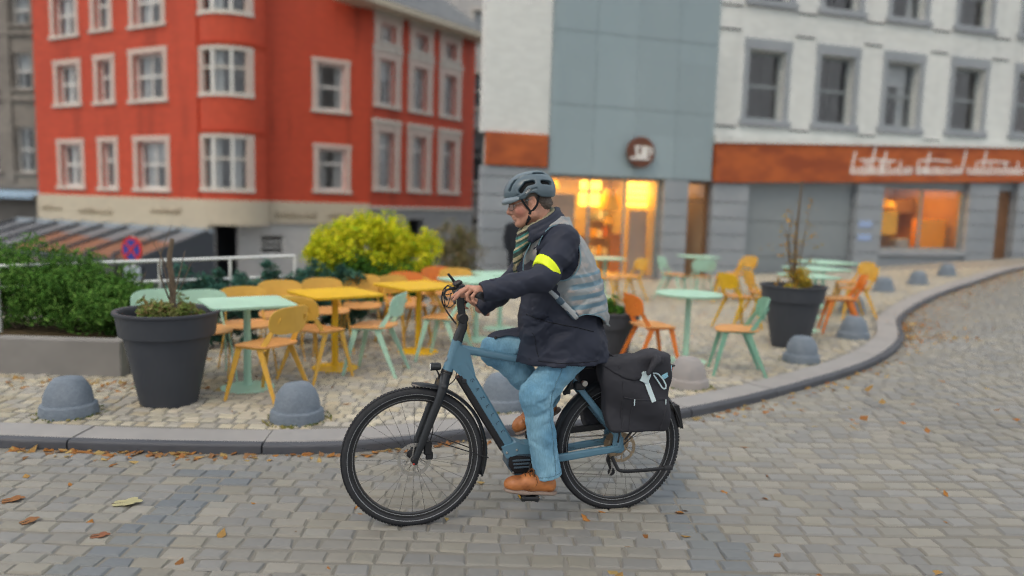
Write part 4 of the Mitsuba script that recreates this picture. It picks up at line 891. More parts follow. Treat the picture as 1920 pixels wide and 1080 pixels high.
def big_leaf(x, y, s, rot, c, label):
    a = np.linspace(0, 2 * np.pi, 41)[:-1]; rr = .55 + .25 * np.abs(np.cos(2.5 * a)) ** .7; o = np.stack([rr * np.cos(a) * 1.15, rr * np.sin(a) * .8], 1)
    def pos(q): return np.column_stack([q * s, .10 * s * (1 + np.sin(3 * q[:, 0]) * .6 + .8 * q[:, 1] ** 2)]), np.tile([0, 0, 1.], (len(q), 1))
    m = shell(o, (.5, 1.0), pos, .001); m.apply_transform(mv(x, y, float(h0(x, y)) + .006) @ rotz(rot)); k = thing('fallen_leaf', label, 'leaf', 'single fallen leaves on the road')
    add('blade', m, 'm_leaf', k, color=np.tile(c, (len(m.vertices), 1))); add('stalk', tube([[x, y, float(h0(x, y)) + .012], [x - s * .9 * math.cos(rot), y - s * .9 * math.sin(rot), float(h0(x, y)) + .01]], .0018, 4), 'm_bark', k)
big_leaf(-2.02, 3.83, .085, .2, (.55, .52, .32), 'large pale yellow leaf lying on the road at the left'); big_leaf(-2.63, 3.83, .062, .5, (.36, .18, .09), 'orange leaf on the road at the left edge of the picture')
big_leaf(-2.38, 3.58, .052, 1.0, (.36, .19, .10), 'small orange leaf on the road below the pale yellow leaf'); big_leaf(-1.95, 3.44, .05, .3, (.34, .16, .10), 'reddish leaf on the road near the dark stone strip')
# ------------------------------------------------------------------ the bicycle; local axes: s rearwards, y away from the camera side, z up
BA = np.array([-.466, 3.687, 0.]); BD = np.array([.9650, .2622, 0.]); BD /= np.linalg.norm(BD)
MB = np.eye(4); MB[:3, 0] = BD; MB[:3, 1] = [-BD[1], BD[0], 0]; MB[:3, 2] = [0, 0, 1]; MB[:3, 3] = BA
mat('m_frame', (.082, .185, .265), .38, .5, clearcoat=.5, clearcoat_gloss=.85)
mat('m_black', (.012, .013, .016), .42, .45)
mat('m_satin', (.018, .021, .026), .30, .5)
mat('m_rubber', mottle((.022, .024, .028), (.034, .036, .042), 30), .75, .3)
mat('m_rim', (.014, .015, .018), .30, .6)
mat('m_stripe', (.22, .235, .25), .35, .6)
mat('m_steel', (.50, .49, .47), .35, .5, .9)
mat('m_cog', (.42, .32, .22), .4, .5, .7)
mat('m_motor', (.055, .085, .115), .45, .4)
mat('m_print', (.035, .06, .09), .5, .3)
mat('m_lens', (.75, .78, .8), .12, .6)
mat('m_redlens', (.4, .02, .015), .2, .6)
BK = thing('bicycle', 'blue grey electric city bicycle with black mudguards ridden across the cobbles', 'bicycle')
def bk(name, m, mt, parent=None, **kw):
    m = join(m) if isinstance(m, list) else m
    return add(name, tr(m, MB), mt, parent or BK, **kw)
def rsec(w, h, r=.3, k=3):
    """rounded rectangle section"""
    g = sg.box(-w / 2, -h / 2, w / 2, h / 2).buffer(-min(w, h) * r).buffer(min(w, h) * r, quad_segs=k); return np.array(g.exterior.coords)[:-1]
wy = rotx(-math.pi / 2)   # lathe axis z -> y
FH_, RH_ = (-.012, 0, .362), (1.112, 0, .362)
def torus_prof(R, r, n=14, ry=None):
    a = np.linspace(0, 2 * np.pi, n + 1); return np.stack([R + r * np.cos(a), (ry or r) * np.sin(a)], 1)
def wheel(name, c):
    M = mv(*c) @ wy; k = bk(name, tr(lathe(torus_prof(.337, .025, 18), 96), M), 'm_rubber', smooth=True)   # the tyre carries the wheel's key
    bk('rim', tr(lathe([(.322, .0135), (.318, .0145), (.296, .012), (.292, .004), (.292, -.004), (.296, -.012), (.318, -.0145), (.322, -.0135), (.322, .0135)], 96), M), 'm_rim', k, smooth=30)
    for s in (-1, 1): bk('reflective_stripe', tr(lathe([(.3285, .0238 * s), (.3315, .0250 * s), (.3315, .0238 * s), (.3285, .0228 * s), (.3285, .0238 * s)], 96), M), 'm_stripe', k, smooth=True)
    bk('brake_track', tr(lathe([(.3035, -.0135), (.3055, -.0143), (.3055, -.0130), (.3035, -.0125), (.3035, -.0135)], 96), M), 'm_stripe', k)
    tr_ = []
    for i in range(120):
        a = i * 2 * np.pi / 120
        for q, y in ((0, .010), (.5, -.010)):
            b = cbox(-.006, .006, -.007, .007, -.002, .0012, .0008); b.apply_transform(rotz(a + q * .052) @ mv(.3615, 0, y) @ roty(math.pi / 2)); tr_.append(b)
    bk('tread', tr(join(tr_), M), 'm_rubber', k, kind='stuff')
    bk('hub', tr(lathe([(0, -.058), (.009, -.058), (.009, -.05), (.018, -.045), (.020, -.034), (.013, -.028), (.013, .028), (.028, .033), (.028, .042), (.012, .05), (.009, .058), (0, .058)], 24), M), 'm_black', k, smooth=30)
    for i in range(28):
        a = 2 * np.pi * i / 28; b = a + (.42 if i % 4 < 2 else -.42); y = .034 if i % 2 else -.034
        bk('spoke', tr(tube([[.026 * math.cos(b), .026 * math.sin(b), y], [.297 * math.cos(a), .297 * math.sin(a), 0]], .0009, 4, False), M), 'm_rim', k)
    return k, M
fw, MF_ = wheel('front_wheel', FH_); rw, MR_ = wheel('rear_wheel', RH_)
def rotor(M, k, y, R=.085):
    g = sg.Point(0, 0).buffer(R, quad_segs=24).difference(sg.Point(0, 0).buffer(R - .017, quad_segs=24))
    for i in range(24):
        a = i * 2 * np.pi / 24; g = g.difference(sg.Point((R - .005 - .007 * (i % 2)) * math.cos(a), (R - .005 - .007 * (i % 2)) * math.sin(a)).buffer(.0032, quad_segs=3))
    for i in range(6): a = i * np.pi / 3; g = g.union(sg.LineString([(.018 * math.cos(a), .018 * math.sin(a)), ((R - .012) * math.cos(a + .5), (R - .012) * math.sin(a + .5))]).buffer(.0035))
    g = g.union(sg.Point(0, 0).buffer(.022)); m = extrude(g, .002); m.apply_translation([0, 0, y]); bk('brake_disc', tr(m, M), 'm_steel', k)
rotor(MF_, fw, -.042)
mat('m_gold', (.42, .33, .23), .35, .5, .85)
rotor(MR_, rw, -.046, .082); scene[f'{rw}__brake_disc']['bsdf'] = {'type': 'ref', 'id': 'm_gold'}
for i, r in enumerate((.076, .067, .058, .050, .042, .034)):
    n = int(r * 480); a = np.arange(2 * n) * np.pi / n; rr = np.where(np.arange(2 * n) % 2, r, r - .006)
    g = sg.Polygon(np.stack([rr * np.cos(a), rr * np.sin(a)], 1)).difference(sg.Point(0, 0).buffer(r * .55 if i < 3 else .012)); m = extrude(g, .002); m.apply_translation([0, 0, .024 + .0045 * i]); bk('sprocket', tr(m, MR_), 'm_cog', rw)
# frame
def P2(s, z, y=0.): return [s, y, z]
DT0, DT1 = np.array([.212, 0, .838]), np.array([.487, 0, .388]); dd = (DT1 - DT0) / np.linalg.norm(DT1 - DT0); dn = np.array([-dd[2], 0, dd[0]])   # dn: towards the upper right
ht = tube(np.linspace(P2(.155, .803), P2(.2045, .962), 6), [.0285, .027, .026, .0255, .0265, .027], 20)
dt_pts = np.linspace(DT0 + dn * .010, DT1 + dn * .010, 8); dtw = np.linspace(1.0, .86, 8)
dtm = sweep(dt_pts, rsec(.054, .066, .32), (0.9, 0, .44), np.stack([np.linspace(1, 1.0, 8), dtw], 1))
gus = trimesh.convex.convex_hull(np.vstack([np.array([[.165, y, .83], [.20, y, .945], [.262, y * .8, .915], [.30, y * .8, .775], [.235, y, .765]]) for y in (-.024, .024)]))
tt = sweep(np.linspace(P2(.205, .920), P2(.765, .806), 8), rsec(.034, .039, .42), (0, 0, 1), np.linspace(1.12, .92, 8))
stube = tube(np.linspace(P2(.645, .335), P2(.768, .83), 6), .0205, 16)
parts = [ht, dtm, gus, tt, stube]
for s in (-1, 1):
    cs = catmull([P2(.60, .318, .035 * s), P2(.75, .330, .058 * s), P2(.93, .352, .066 * s), P2(1.065, .366, .066 * s), P2(1.092, .385, .064 * s), P2(1.100, .425, .062 * s)], 6)
    parts.append(sweep(cs, rsec(.026, .046, .42), (0, 0, 1), np.linspace(1, .72, len(cs))))
    ss = catmull([P2(.772, .790, .016 * s), P2(.80, .765, .045 * s), P2(.93, .612, .058 * s), P2(1.055, .462, .062 * s), P2(1.085, .415, .064 * s)], 6)
    parts.append(sweep(ss, rsec(.020, .034, .42), (0, 0, 1), np.linspace(1, .9, len(ss))))
    d_ = extrude(sg.Polygon([(1.055, .350), (1.10, .345), (1.115, .36), (1.105, .40), (1.088, .455), (1.062, .44)]).buffer(.006), .010); d_.apply_transform(rotx(math.pi / 2)); d_.apply_translation([0, .064 * s + .005, 0]); parts.append(d_)
man = None
import manifold3d as m3
def to_man(m): return m3.Manifold(m3.Mesh(np.asarray(m.vertices, np.float32), np.asarray(m.faces, np.uint32)))
def unite(ms):
    """one continuous solid out of overlapping ones"""
    try:
        q = []
        for m in ms:
            m = trimesh.Trimesh(m.vertices, m.faces, process=True); m.fix_normals(); a = to_man(m)
            if a.is_empty(): raise ValueError('not manifold')
            q.append(a)
        u = m3.Manifold.batch_boolean(q, m3.OpType.Add).to_mesh(); return tm(u.vert_properties[:, :3], u.tri_verts)
    except Exception as e:
        print('unite:', e); return join(ms)
bk('frame', unite(parts), 'm_frame', smooth=35)
# battery strip let into the lower side of the down tube
bt = sweep(np.linspace(DT0 + dd * .055 - dn * .030, DT1 - dd * .012 - dn * .026, 6), rsec(.050, .040, .28), (.9, 0, .44)); bk('battery', bt, 'm_black', smooth=35)
k = bk('battery_lock', cbox(.225, .25, -.031, -.02, .742, .765, .003), 'm_satin')
# lettering down the tube
yl = -.0278
for i, ch in enumerate('GAZELLE'):
    t = meshkit.text_mesh(ch, .020, .0012); t.apply_translation([-t.bounds[:, 0].mean(), 0, 0])
    R = np.eye(4); R[:3, 0] = dd; R[:3, 1] = dn; R[:3, 2] = [0, -1, 0]; R[:3, 3] = DT0 + dd * (.105 + .054 * i) + dn * (.006) + np.array([0, yl, 0]); bk('lettering', tr(t, R), 'm_print')
em = trimesh.creation.cylinder(.016, .004, sections=20); em.apply_transform(mv(.148, 0, .865) @ rotz(0) @ roty(-math.pi / 2 + .3)); bk('head_badge', em, 'm_stripe')
# motor
mo = sg.Polygon([(.475, .354), (.473, .304), (.499, .262), (.525, .243), (.61, .243), (.645, .27), (.655, .32), (.64, .375), (.611, .389), (.56, .392), (.516, .409), (.452, .392), (.46, .362)]).buffer(-.008).buffer(.010, quad_segs=4)
m = extrude(mo, .086); m.apply_transform(rotx(math.pi / 2)); m.apply_translation([0, .043, 0]); mk = bk('motor', m, 'm_motor', smooth=30)
up = extrude(sg.Polygon([(.45, .395), (.472, .345), (.53, .365), (.61, .362), (.655, .36), (.65, .385), (.62, .402), (.56, .402), (.52, .418)]).buffer(.006), .094); up.apply_transform(rotx(math.pi / 2)); up.apply_translation([0, .047, 0]); bk('motor_shell', up, 'm_frame', mk, smooth=30)
pl_ = extrude(sg.Polygon([(.487, .345), (.484, .30), (.512, .262), (.61, .258), (.625, .335), (.54, .345)]).buffer(.004), .006); pl_.apply_transform(rotx(math.pi / 2)); pl_.apply_translation([0, -.0435, 0]); bk('cover', pl_, 'm_black', mk)
for i in range(3): bk('cooling_fin', cbox(.500 + .004 * i, .598, -.055, -.0485, .322 - .019 * i, .332 - .019 * i, .002), 'm_motor', mk)
bolt = lambda s, z, y=-.05, r=.006: tr(lathe([(0, -.003), (r, -.003), (r, .002), (r * .6, .003), (0, .003)], 10), mv(s, y, z) @ rotx(math.pi / 2))
for s, z in ((.468, .372), (.522, .384), (.62, .375), (.505, .262)): bk('bolt', bolt(s, z), 'm_steel', mk)
# fork, headset
bk('headset', tr(lathe([(0, -.02), (.027, -.02), (.030, -.012), (.028, -.006), (.031, 0), (.029, .006), (.031, .012), (.028, .018), (0, .018)], 24), mv(.1505, 0, .792) @ roty(.302)), 'm_black', smooth=30)
fp = [np.array([[.140, 0, .775]])]
fork = [trimesh.convex.convex_hull(np.vstack([trimesh.creation.icosphere(2, .027).vertices + [.147, 0, .785], trimesh.creation.icosphere(2, .024).vertices + [.128, -.052, .735], trimesh.creation.icosphere(2, .024).vertices + [.128, .052, .735]]))]
for s in (-1, 1):
    q = catmull([[.131, .050 * s, .748], [.112, .058 * s, .69], [.052, .061 * s, .53], [.002, .060 * s, .395], [-.012, .060 * s, .357]], 6); fork.append(sweep(q, circ(1, 14), (0, 1, 0.01), np.stack([np.linspace(.026, .014, len(q)), np.linspace(.021, .012, len(q))], 1)))
bk('fork', unite(fork), 'm_satin', smooth=40)
bk('axle_cap', tr(lathe([(0, -.016), (.014, -.016), (.016, -.01), (.016, .01), (0, .01)], 16), mv(-.012, -.070, .362) @ rotx(math.pi / 2)), 'm_black', smooth=30)
cal = [cbox(.035, .075, -.056, -.030, .385, .455, .006), cbox(.045, .082, -.052, -.034, .36, .40, .005)]
for m in cal: bk('brake_caliper', m, 'm_black')
bk('axle_marker', bolt(-.02, .355, -.088, .005), 'm_redlens')
bk('brake_hose', tube(catmull([[.065, -.05, .455], [.078, -.055, .52], [.072, -.05, .60], [.11, -.045, .70], [.185, -.03, .76], [.20, -.02, .80]], 6), .0028, 6), 'm_black')
# mudguards
def guard(c, a0, a1, r=.388, w=.062, n=48, name='mudguard', taper=True):
    a = np.radians(np.linspace(a0, a1, n)); V, F = [], []; sec = np.linspace(-1, 1, 9)
    for i, t in enumerate(a):
        ww = w * (min(1, .35 + i / 4) if taper else 1) * (min(1, .6 + (n - 1 - i) / 5))
        for o in (0, .003):
            for q in sec: rr = r - .014 * q * q - o; V.append([c[0] + rr * math.cos(t), ww / 2 * q, c[2] + rr * math.sin(t)])
    for i in range(n - 1):
        for j in range(8):
            p = i * 18 + j; F += [[p, p + 1, p + 19], [p, p + 19, p + 18]]; p += 9; F += [[p, p + 19, p + 1], [p, p + 18, p + 19]]
        for j in (0, 8): p = i * 18 + j; F += [[p, p + 9, p + 27], [p, p + 27, p + 18]]
    for i in (0, n - 1):
        for j in range(8): p = i * 18 + j; F += [[p, p + 1, p + 10], [p, p + 10, p + 9]]
    m = tm(V, F); m.fix_normals(); return bk(name, m, 'm_satin', smooth=40)
g1 = guard(FH_, 92, -19); g2 = guard(RH_, 196, 12)
fl = extrude(sg.Polygon([(0, 0), (.032, 0), (.052, -.075), (.066, -.135), (.040, -.125), (.018, -.07)]), .05); fl.apply_transform(rotx(math.pi / 2)); fl.apply_translation([1.425, .025, .575]); bk('mud_flap', fl, 'm_black', g2)
for s in (-1, 1): bk('stay', tube([[.028, .066 * s, .470], [.10, .06 * s, .455], [.375, .034 * s, .345]], .003, 6), 'm_black', g1)
for s in (-1, 1): bk('stay', tube([[1.112, .072 * s, .385], [1.30, .06 * s, .55], [1.42, .036 * s, .60]], .003, 6), 'm_black', g2)
# cranks, pedals, chain
BBc = np.array([.605, 0, .312]); PN, PF = np.array([.566, -.088, .166]), np.array([.644, .088, .458])
for y0, Pp in ((-.060, PN), (.060, PF)):
    a = BBc + [0, y0, 0]; bk('crank', sweep(np.linspace(a, Pp - [0, .008 * np.sign(y0), 0], 4), rsec(.026, .013, .4), (0, 1, 0), np.array([[1.1, 1], [.9, 1], [.85, 1], [1, 1]])), 'm_black', smooth=35)
def pedal(Pp, s, rot):
    M = mv(*(Pp + [0, .052 * s, 0])) @ roty(rot); k = bk('pedal', tr(cbox(-.048, .048, -.045, .045, -.011, .011, .006), M), 'm_black')
    for x in (-.036, .036): bk('tread', tr(cbox(x - .01, x + .01, -.04, .04, .0112, .0155, .002), M), 'm_rubber', k); bk('tread', tr(cbox(x - .01, x + .01, -.04, .04, -.0155, -.0112, .002), M), 'm_rubber', k)
    for sx in (-1, 1): bk('reflector', tr(cbox(sx * .049 - .002, sx * .049 + .002, -.022, .022, -.006, .006, .001), M), 'm_amber', k)
pedal(PN, -1, .10); pedal(PF, 1, -.5)
def gear(r, n, y, t=.003, hole=.6):
    a = np.arange(2 * n) * np.pi / n; rr = np.where(np.arange(2 * n) % 2, r, r - .005); m = extrude(sg.Polygon(np.stack([rr * np.cos(a), rr * np.sin(a)], 1)).difference(sg.Point(0, 0).buffer(r * hole)), t); m.apply_transform(wy); m.apply_translation([0, y, 0]); return m
m = gear(.085, 42, .052); m.apply_translation(BBc); bk('chainring', m, 'm_black')
cl_ = [[.605, .054, .397], [1.112, .042, .408], [1.16, .042, .385], [1.165, .042, .34], [1.12, .042, .305], [1.09, .042, .27], [1.10, .042, .215], [1.085, .042, .178], [.605, .054, .227]]
ck = []; cp = np.array(cl_)
for a, b in zip(cp[:-1], cp[1:]):
    n = max(1, int(np.linalg.norm(b - a) / .0127)); e = (b - a) / np.linalg.norm(b - a); M = np.eye(4); M[:3, 0] = e; M[:3, 1] = np.cross([0, 1, 0], e) * -1; M[:3, 2] = np.cross(M[:3, 0], M[:3, 1])
    for i in range(n):
        N_ = M.copy(); N_[:3, 3] = a + (b - a) * (i + .5) / n; ck.append(tr(cbox(-.0055, .0055, -.004, .004, -.003 - .0015 * (i % 2), .003 + .0015 * (i % 2), .001), N_))
bk('chain', ck, 'm_steel', kind='stuff')
bk('chain_guard', sweep(np.linspace(P2(.60, .425, .064), P2(1.06, .452, .062), 6), rsec(.020, .040, .3), (0, 0, 1), np.linspace(1, .85, 6)), 'm_black', smooth=35)
dk = bk('derailleur', [sweep(np.linspace([1.105, .06, .325], [1.085, .06, .255], 4), rsec(.030, .022, .35), (0, 1, 0)), sweep(np.linspace([1.08, .05, .262], [1.105, .048, .195], 4), rsec(.022, .010, .35), (0, 1, 0))], 'm_black', smooth=35)
for s, z, r in ((1.085, .262, .022), (1.098, .195, .024)): m = gear(r, 11, .040, .005, .3); m.apply_translation([s, 0, z]); bk('jockey_wheel', m, 'm_black', dk)
bk('kickstand', [sweep(catmull([[1.048, -.074, .325], [1.07, -.082, .275], [1.10, -.09, .247], [1.22, -.095, .244], [1.37, -.10, .250]], 6), rsec(.019, .015, .4), (0, 1, 0.01))], 'm_black', smooth=35)
bk('kickstand_foot', sweep(np.linspace([1.345, -.099, .249], [1.392, -.101, .252], 3), rsec(.026, .022, .4), (0, 1, .01)), 'm_rubber', smooth=35)
# rear carrier, saddle, seat clamp, ring lock
cr = []
for s in (-1, 1):
    cr.append(tube(catmull([[.80, .02 * s, .79], [.87, .045 * s, .805], [.95, .058 * s, .812], [1.36, .058 * s, .808], [1.385, .03 * s, .806]], 6), .0062, 8))
    cr.append(tube([[1.08, .07 * s, .40], [1.10, .066 * s, .60], [1.16, .058 * s, .81]], .006, 8)); cr.append(tube([[1.12, .07 * s, .41], [1.28, .064 * s, .62], [1.33, .058 * s, .809]], .006, 8))
for s in (.95, 1.08, 1.22, 1.36): cr.append(tube([[s, -.058, .811], [s, .058, .811]], .0055, 8))
ckr = bk('carrier', cr, 'm_black', smooth=40); bk('carrier_plate', cbox(.96, 1.38, -.045, .045, .815, .824, .003), 'm_black', ckr)
bk('tail_light', cbox(1.383, 1.398, -.04, .04, .775, .803, .004), 'm_redlens', ckr)
bk('seat_post', tube([[.762, 0, .81], [.787, 0, .875]], .0155, 14), 'm_black', smooth=40); bk('seat_clamp', tr(lathe([(.0205, -.014), (.026, -.012), (.026, .012), (.0205, .014)], 20), mv(.765, 0, .822) @ roty(.24)), 'm_black', smooth=30)
sd = Field((.62, -.14, .78), (1.06, .14, .95), .006)
sd.cap([.68, 0, .882], [.80, 0, .885], .024, .045, .03, flat=((0, 0, 1), 1.5)); sd.cap([.92, -.055, .888], [.92, .055, .888], .055, .055, .04, flat=((0, 0, 1), 1.4)); sd.cap([.80, 0, .885], [.90, 0, .886], .045, .06, .03, flat=((0, 0, 1), 1.4))
bk('saddle', sd.mesh(8), 'm_black', smooth=True)
for s in (-1, 1): bk('saddle_rail', tube(catmull([[.70, .008 * s, .865], [.77, .022 * s, .856], [.84, .024 * s, .856], [.92, .035 * s, .868]], 5), .0038, 6), 'm_steel')
lk = [sweep(np.array([[.795 + .058 * math.cos(a) * 0.5 - .0, .075 * math.sin(a), .735 + .075 * math.cos(a)] for a in np.linspace(-2.5, 2.5, 24)]), rsec(.024, .016, .35), (1, 0, .2))]
bk('ring_lock', lk, 'm_black', smooth=35); bk('lock_body', cbox(.815, .875, -.092, -.06, .70, .745, .008), 'm_black'); bk('lock_cylinder', tr(lathe([(0, -.012), (.013, -.012), (.015, -.006), (.015, .01), (0, .01)], 18), mv(.865, -.094, .738) @ rotx(math.pi / 2)), 'm_steel', smooth=30)
rb = [cbox(.79, .815, -.075, -.05, .70, .735, .004), cbox(.775, .80, -.068, -.045, .675, .705, .004)]
for m in rb: bk('brake_mount', m, 'm_black')
# stem, handlebar, grips, levers, display
stp = catmull([P2(.2035, .958), P2(.214, .992), P2(.2285, 1.030), P2(.2275, 1.072), P2(.217, 1.14), P2(.211, 1.222)], 6)
bk('stem', sweep(stp, rsec(.046, .046, .35, 4), (0, 1, .01), np.interp(np.arange(len(stp)), [0, 6, 14, 20, 30], [1.12, 1.05, 1.0, .82, .80])), 'm_satin', smooth=35)
bk('stem_joint', tr(lathe([(0, -.031), (.022, -.031), (.026, -.027), (.026, .027), (.022, .031), (0, .031)], 28), mv(.2265, 0, 1.075) @ rotx(math.pi / 2)), 'm_black', smooth=30)
bk('bolt', bolt(.207, .985, -.027, .004), 'm_black')
bar = catmull([[.30, .285, 1.128], [.255, .245, 1.150], [.215, .175, 1.192], [.205, .09, 1.220], [.208, 0, 1.225], [.200, -.09, 1.232], [.198, -.175, 1.236], [.215, -.235, 1.234], [.255, -.312, 1.226]], 6)
bk('handlebar', tube(bar, .0115, 12), 'm_black', smooth=40)
for sel, pt in ((bar[-9:], 0), (bar[:9][::-1], 1)): bk('grip', tube(sel, [.0155, .0165, .017, .017, .017, .0175, .018, .0185, .0185], 14), 'm_rubber', smooth=40)
bk('bar_clamp', cbox(.185, .235, -.03, .03, 1.205, 1.248, .008), 'm_satin'); bk('display', tr(cbox(-.022, .022, -.03, .03, -.008, .010, .005), mv(.186, -.062, 1.258) @ roty(-.5)), 'm_black')
bk('control_pad', tr(cbox(-.02, .02, -.022, .022, -.018, .02, .006), mv(.188, -.15, 1.222)), 'm_black')
for pts, r in (([[.19, -.13, 1.232], [.165, -.155, 1.228], [.145, -.20, 1.205], [.138, -.25, 1.185]], .006), ([[.195, .12, 1.21], [.17, .15, 1.20], [.165, .20, 1.17], [.19, .25, 1.135]], .006)): bk('brake_lever', sweep(catmull(pts, 5), rsec(.014, .009, .4), (0, 0, 1)), 'm_satin', smooth=35)
bk('bell_lever', sweep(catmull([[.205, .05, 1.232], [.185, .05, 1.262], [.158, .05, 1.295]], 4), rsec(.014, .012, .4), (0, 1, 0), np.linspace(1.2, .8, 9)), 'm_black', smooth=35); bk('bell', tr(lathe([(0, .014), (.014, .012), (.021, .002), (.021, -.006), (0, -.006)], 20), mv(.203, .045, 1.246)), 'm_black', smooth=40)
bk('gear_lever', cbox(.145, .19, -.06, -.045, 1.225, 1.238, .004), 'm_black')
for pts in ([[.175, -.05, 1.236], [.138, -.02, 1.238], [.121, .0, 1.20], [.122, .0, 1.155], [.150, -.005, 1.105], [.196, -.012, 1.045]], [[.185, .06, 1.236], [.150, .03, 1.236], [.133, .01, 1.20], [.136, 0, 1.15], [.158, 0, 1.128], [.19, 0, 1.15]], [[.18, .05, 1.196], [.150, .03, 1.19], [.128, .02, 1.20], [.124, .01, 1.16], [.152, .01, 1.10], [.198, .012, 1.04]], [[.185, .1, 1.19], [.16, .05, 1.135], [.14, .02, 1.13], [.135, .0, 1.15]]):
    bk('cable', tube(catmull(pts, 6), .0026, 6), 'm_black')
# headlight
hl = bk('headlight', tr(lathe([(0, -.026), (.016, -.026), (.0195, -.018), (.0205, .022), (.019, .026), (0, .026)], 24), mv(.094, 0, .828) @ roty(-math.pi / 2)), 'm_satin', smooth=30)
bk('lens', tr(lathe([(0, .0275), (.0165, .0268), (.0165, .0262), (0, .0262)], 24), mv(.094, 0, .828) @ roty(-math.pi / 2)), 'm_lens', hl); bk('bracket', tube(catmull([[.10, 0, .81], [.112, 0, .785], [.113, 0, .762], [.128, 0, .745]], 5), .004, 6), 'm_black', hl)

# ------------------------------------------------------------------ panniers
mat('m_bag', proc(lambda p, n, uv: mix((.022, .023, .030), (.038, .039, .050), fbm(p.x * 9, p.y * 9, p.z * 9, 3))), .62, .35, bump=proc(lambda p, n, uv: dr.sin(p.x * 1700) * dr.sin(p.z * 1700) * .5 + 2.2 * fbm(p.x * 14, p.y * 14, p.z * 14, 3)), bscale=.0016)
mat('m_strap', (.50, .62, .66), .5, .3); mat('m_lining', (.25, .50, .62), .5, .3)
def bagfield(sgn):
    """a soft box with sagging sides; sgn -1 = camera side"""
    f = Field((.86, -.29 if sgn < 0 else .05, .42), (1.40, -.05 if sgn < 0 else .29, .98), .007); P = f.pts()
    s, y, z = P[..., 0], P[..., 1] * sgn, P[..., 2]
    t = (z - .47) / .40; sc = 1.163 - .040 * t; hs = .170 + .033 * t
    yo = .158 + .034 * np.cos((s - sc) / hs * 1.25) * (.55 + .45 * np.sin(np.clip(t, 0, 1) * np.pi)) + .012 * np.sin(t * 9 + s * 14); yi = .082
    hs = hs + .006 * np.sin(z * 31 + y * 20)
    dx, dyy = np.abs(s - sc) - hs + .018, np.abs(y - (yo + yi) / 2) - (yo - yi) / 2 + .018
    top = .872 + .028 * np.clip((s - 1.05) / .2, -.2, 1) ; dz = np.maximum(.478 - .05 * (s - 1.16) - z, z - top) + .018
    q = np.stack([dx, dyy, dz], -1); d = np.linalg.norm(np.maximum(q, 0), axis=-1) + np.minimum(q.max(-1), 0) - .018
    f.g = d.astype(np.float32); f.disp(lambda p: (meshkit.fbm(p * 13, 3) - .5) * .012)
    return f
pk = thing('pannier_bag', 'black roll top pannier bag with pale strap on the near side of the bicycle', 'bag')
bf = bagfield(-1); bk('body', bf.mesh(4), 'm_bag', pk, smooth=True)
# flap: a shell over the top that hangs down the camera side
ff = bagfield(-1); ff.g -= .014; ff.disp(lambda p: .006 * np.sin(p[:, 0] * 26 + p[:, 2] * 40))
ff.cut(lambda P: np.maximum(np.interp(P[..., 0], [.90, .93, .995, 1.05, 1.10, 1.16, 1.20, 1.235, 1.27, 1.36], [.865, .846, .806, .778, .767, .780, .812, .842, .858, .87]) - P[..., 2], P[..., 0] - 1.262))
bk('flap', ff.mesh(4), 'm_bag', pk, smooth=True)
rf = Field((1.10, -.28, .78), (1.34, -.06, .98), .005)
rf.cap([1.235, -.095, .898], [1.215, -.20, .880], .021, .020, .02); rf.cap([1.215, -.20, .878], [1.165, -.222, .812], .019, .012, .02); rf.cap([1.255, -.10, .86], [1.29, -.15, .845], .02, .03, .02)
rf.disp(lambda p: (meshkit.fbm(p * 22, 3) - .5) * .012); bk('rolled_top', rf.mesh(5), 'm_bag', pk, smooth=True)
def yface(f, s, z):
    """outermost point of the field on the camera side at (s, z)"""
    i, k = int(round((s - f.lo[0]) / f.h)), int(round((z - f.lo[2]) / f.h)); col = f.g[np.clip(i, 0, f.n[0] - 1), :, np.clip(k, 0, f.n[2] - 1)]; w = np.argwhere(col < 0)
    if not len(w): return None
    j = w[0, 0]; a, b = (col[j - 1], col[j]) if j else (0, 1); return f.lo[1] + f.h * (j - (b / (b - a) if j and a != b else 0))
def ribbon(f, sz, w, t, name, mt, parent, lift=.002, n=14, M=MB):
    sz = np.asarray(sz, float); l = np.concatenate([[0], np.cumsum(np.linalg.norm(np.diff(sz, axis=0), axis=1))]); q = np.linspace(0, l[-1], n); S, Z = np.interp(q, l, sz[:, 0]), np.interp(q, l, sz[:, 1])
    Y = np.array([yy if (yy := yface(f, s, z)) is not None else np.nan for s, z in zip(S, Z)]); ok = ~np.isnan(Y)
    if ok.sum() < 3: return None
    Y = np.interp(np.arange(n), np.flatnonzero(ok), Y[ok]); Y = np.convolve(np.pad(Y, 2, 'edge'), np.ones(5) / 5, 'valid') - lift
    return add(name, tr(sweep(np.column_stack([S, Y, Z]), rsec(w, t, .3, 1), (0, 1, 0)), M), mt, parent, smooth=35)
fu = bagfield(-1); fu.g = np.minimum(fu.g, ff.g)
ribbon(fu, [(1.150, .812), (1.168, .770), (1.192, .705), (1.212, .655)], .026, .004, 'strap', 'm_strap', pk, .009)
ybk = yface(fu, 1.165, .775); bkl = extrude(sg.box(-.020, -.022, .020, .022).buffer(.004).difference(sg.box(-.012, -.004, .012, .012)), .008); bkl.apply_transform(rotx(math.pi / 2) ); bkl.apply_transform(mv(1.163, ybk - .013, .782) @ roty(.36)); bk('buckle', bkl, 'm_strap', pk)
yl_ = yface(fu, 1.25, .76); bk('cord_loop', tube(catmull([[1.212, yl_ - .006, .800], [1.240, yl_ - .012, .795], [1.275, yl_ - .012, .758], [1.290, yl_ - .010, .722], [1.272, yl_ - .010, .718], [1.245, yl_ - .010, .752], [1.216, yl_ - .006, .792]], 6), .0042, 7), 'm_strap', pk)
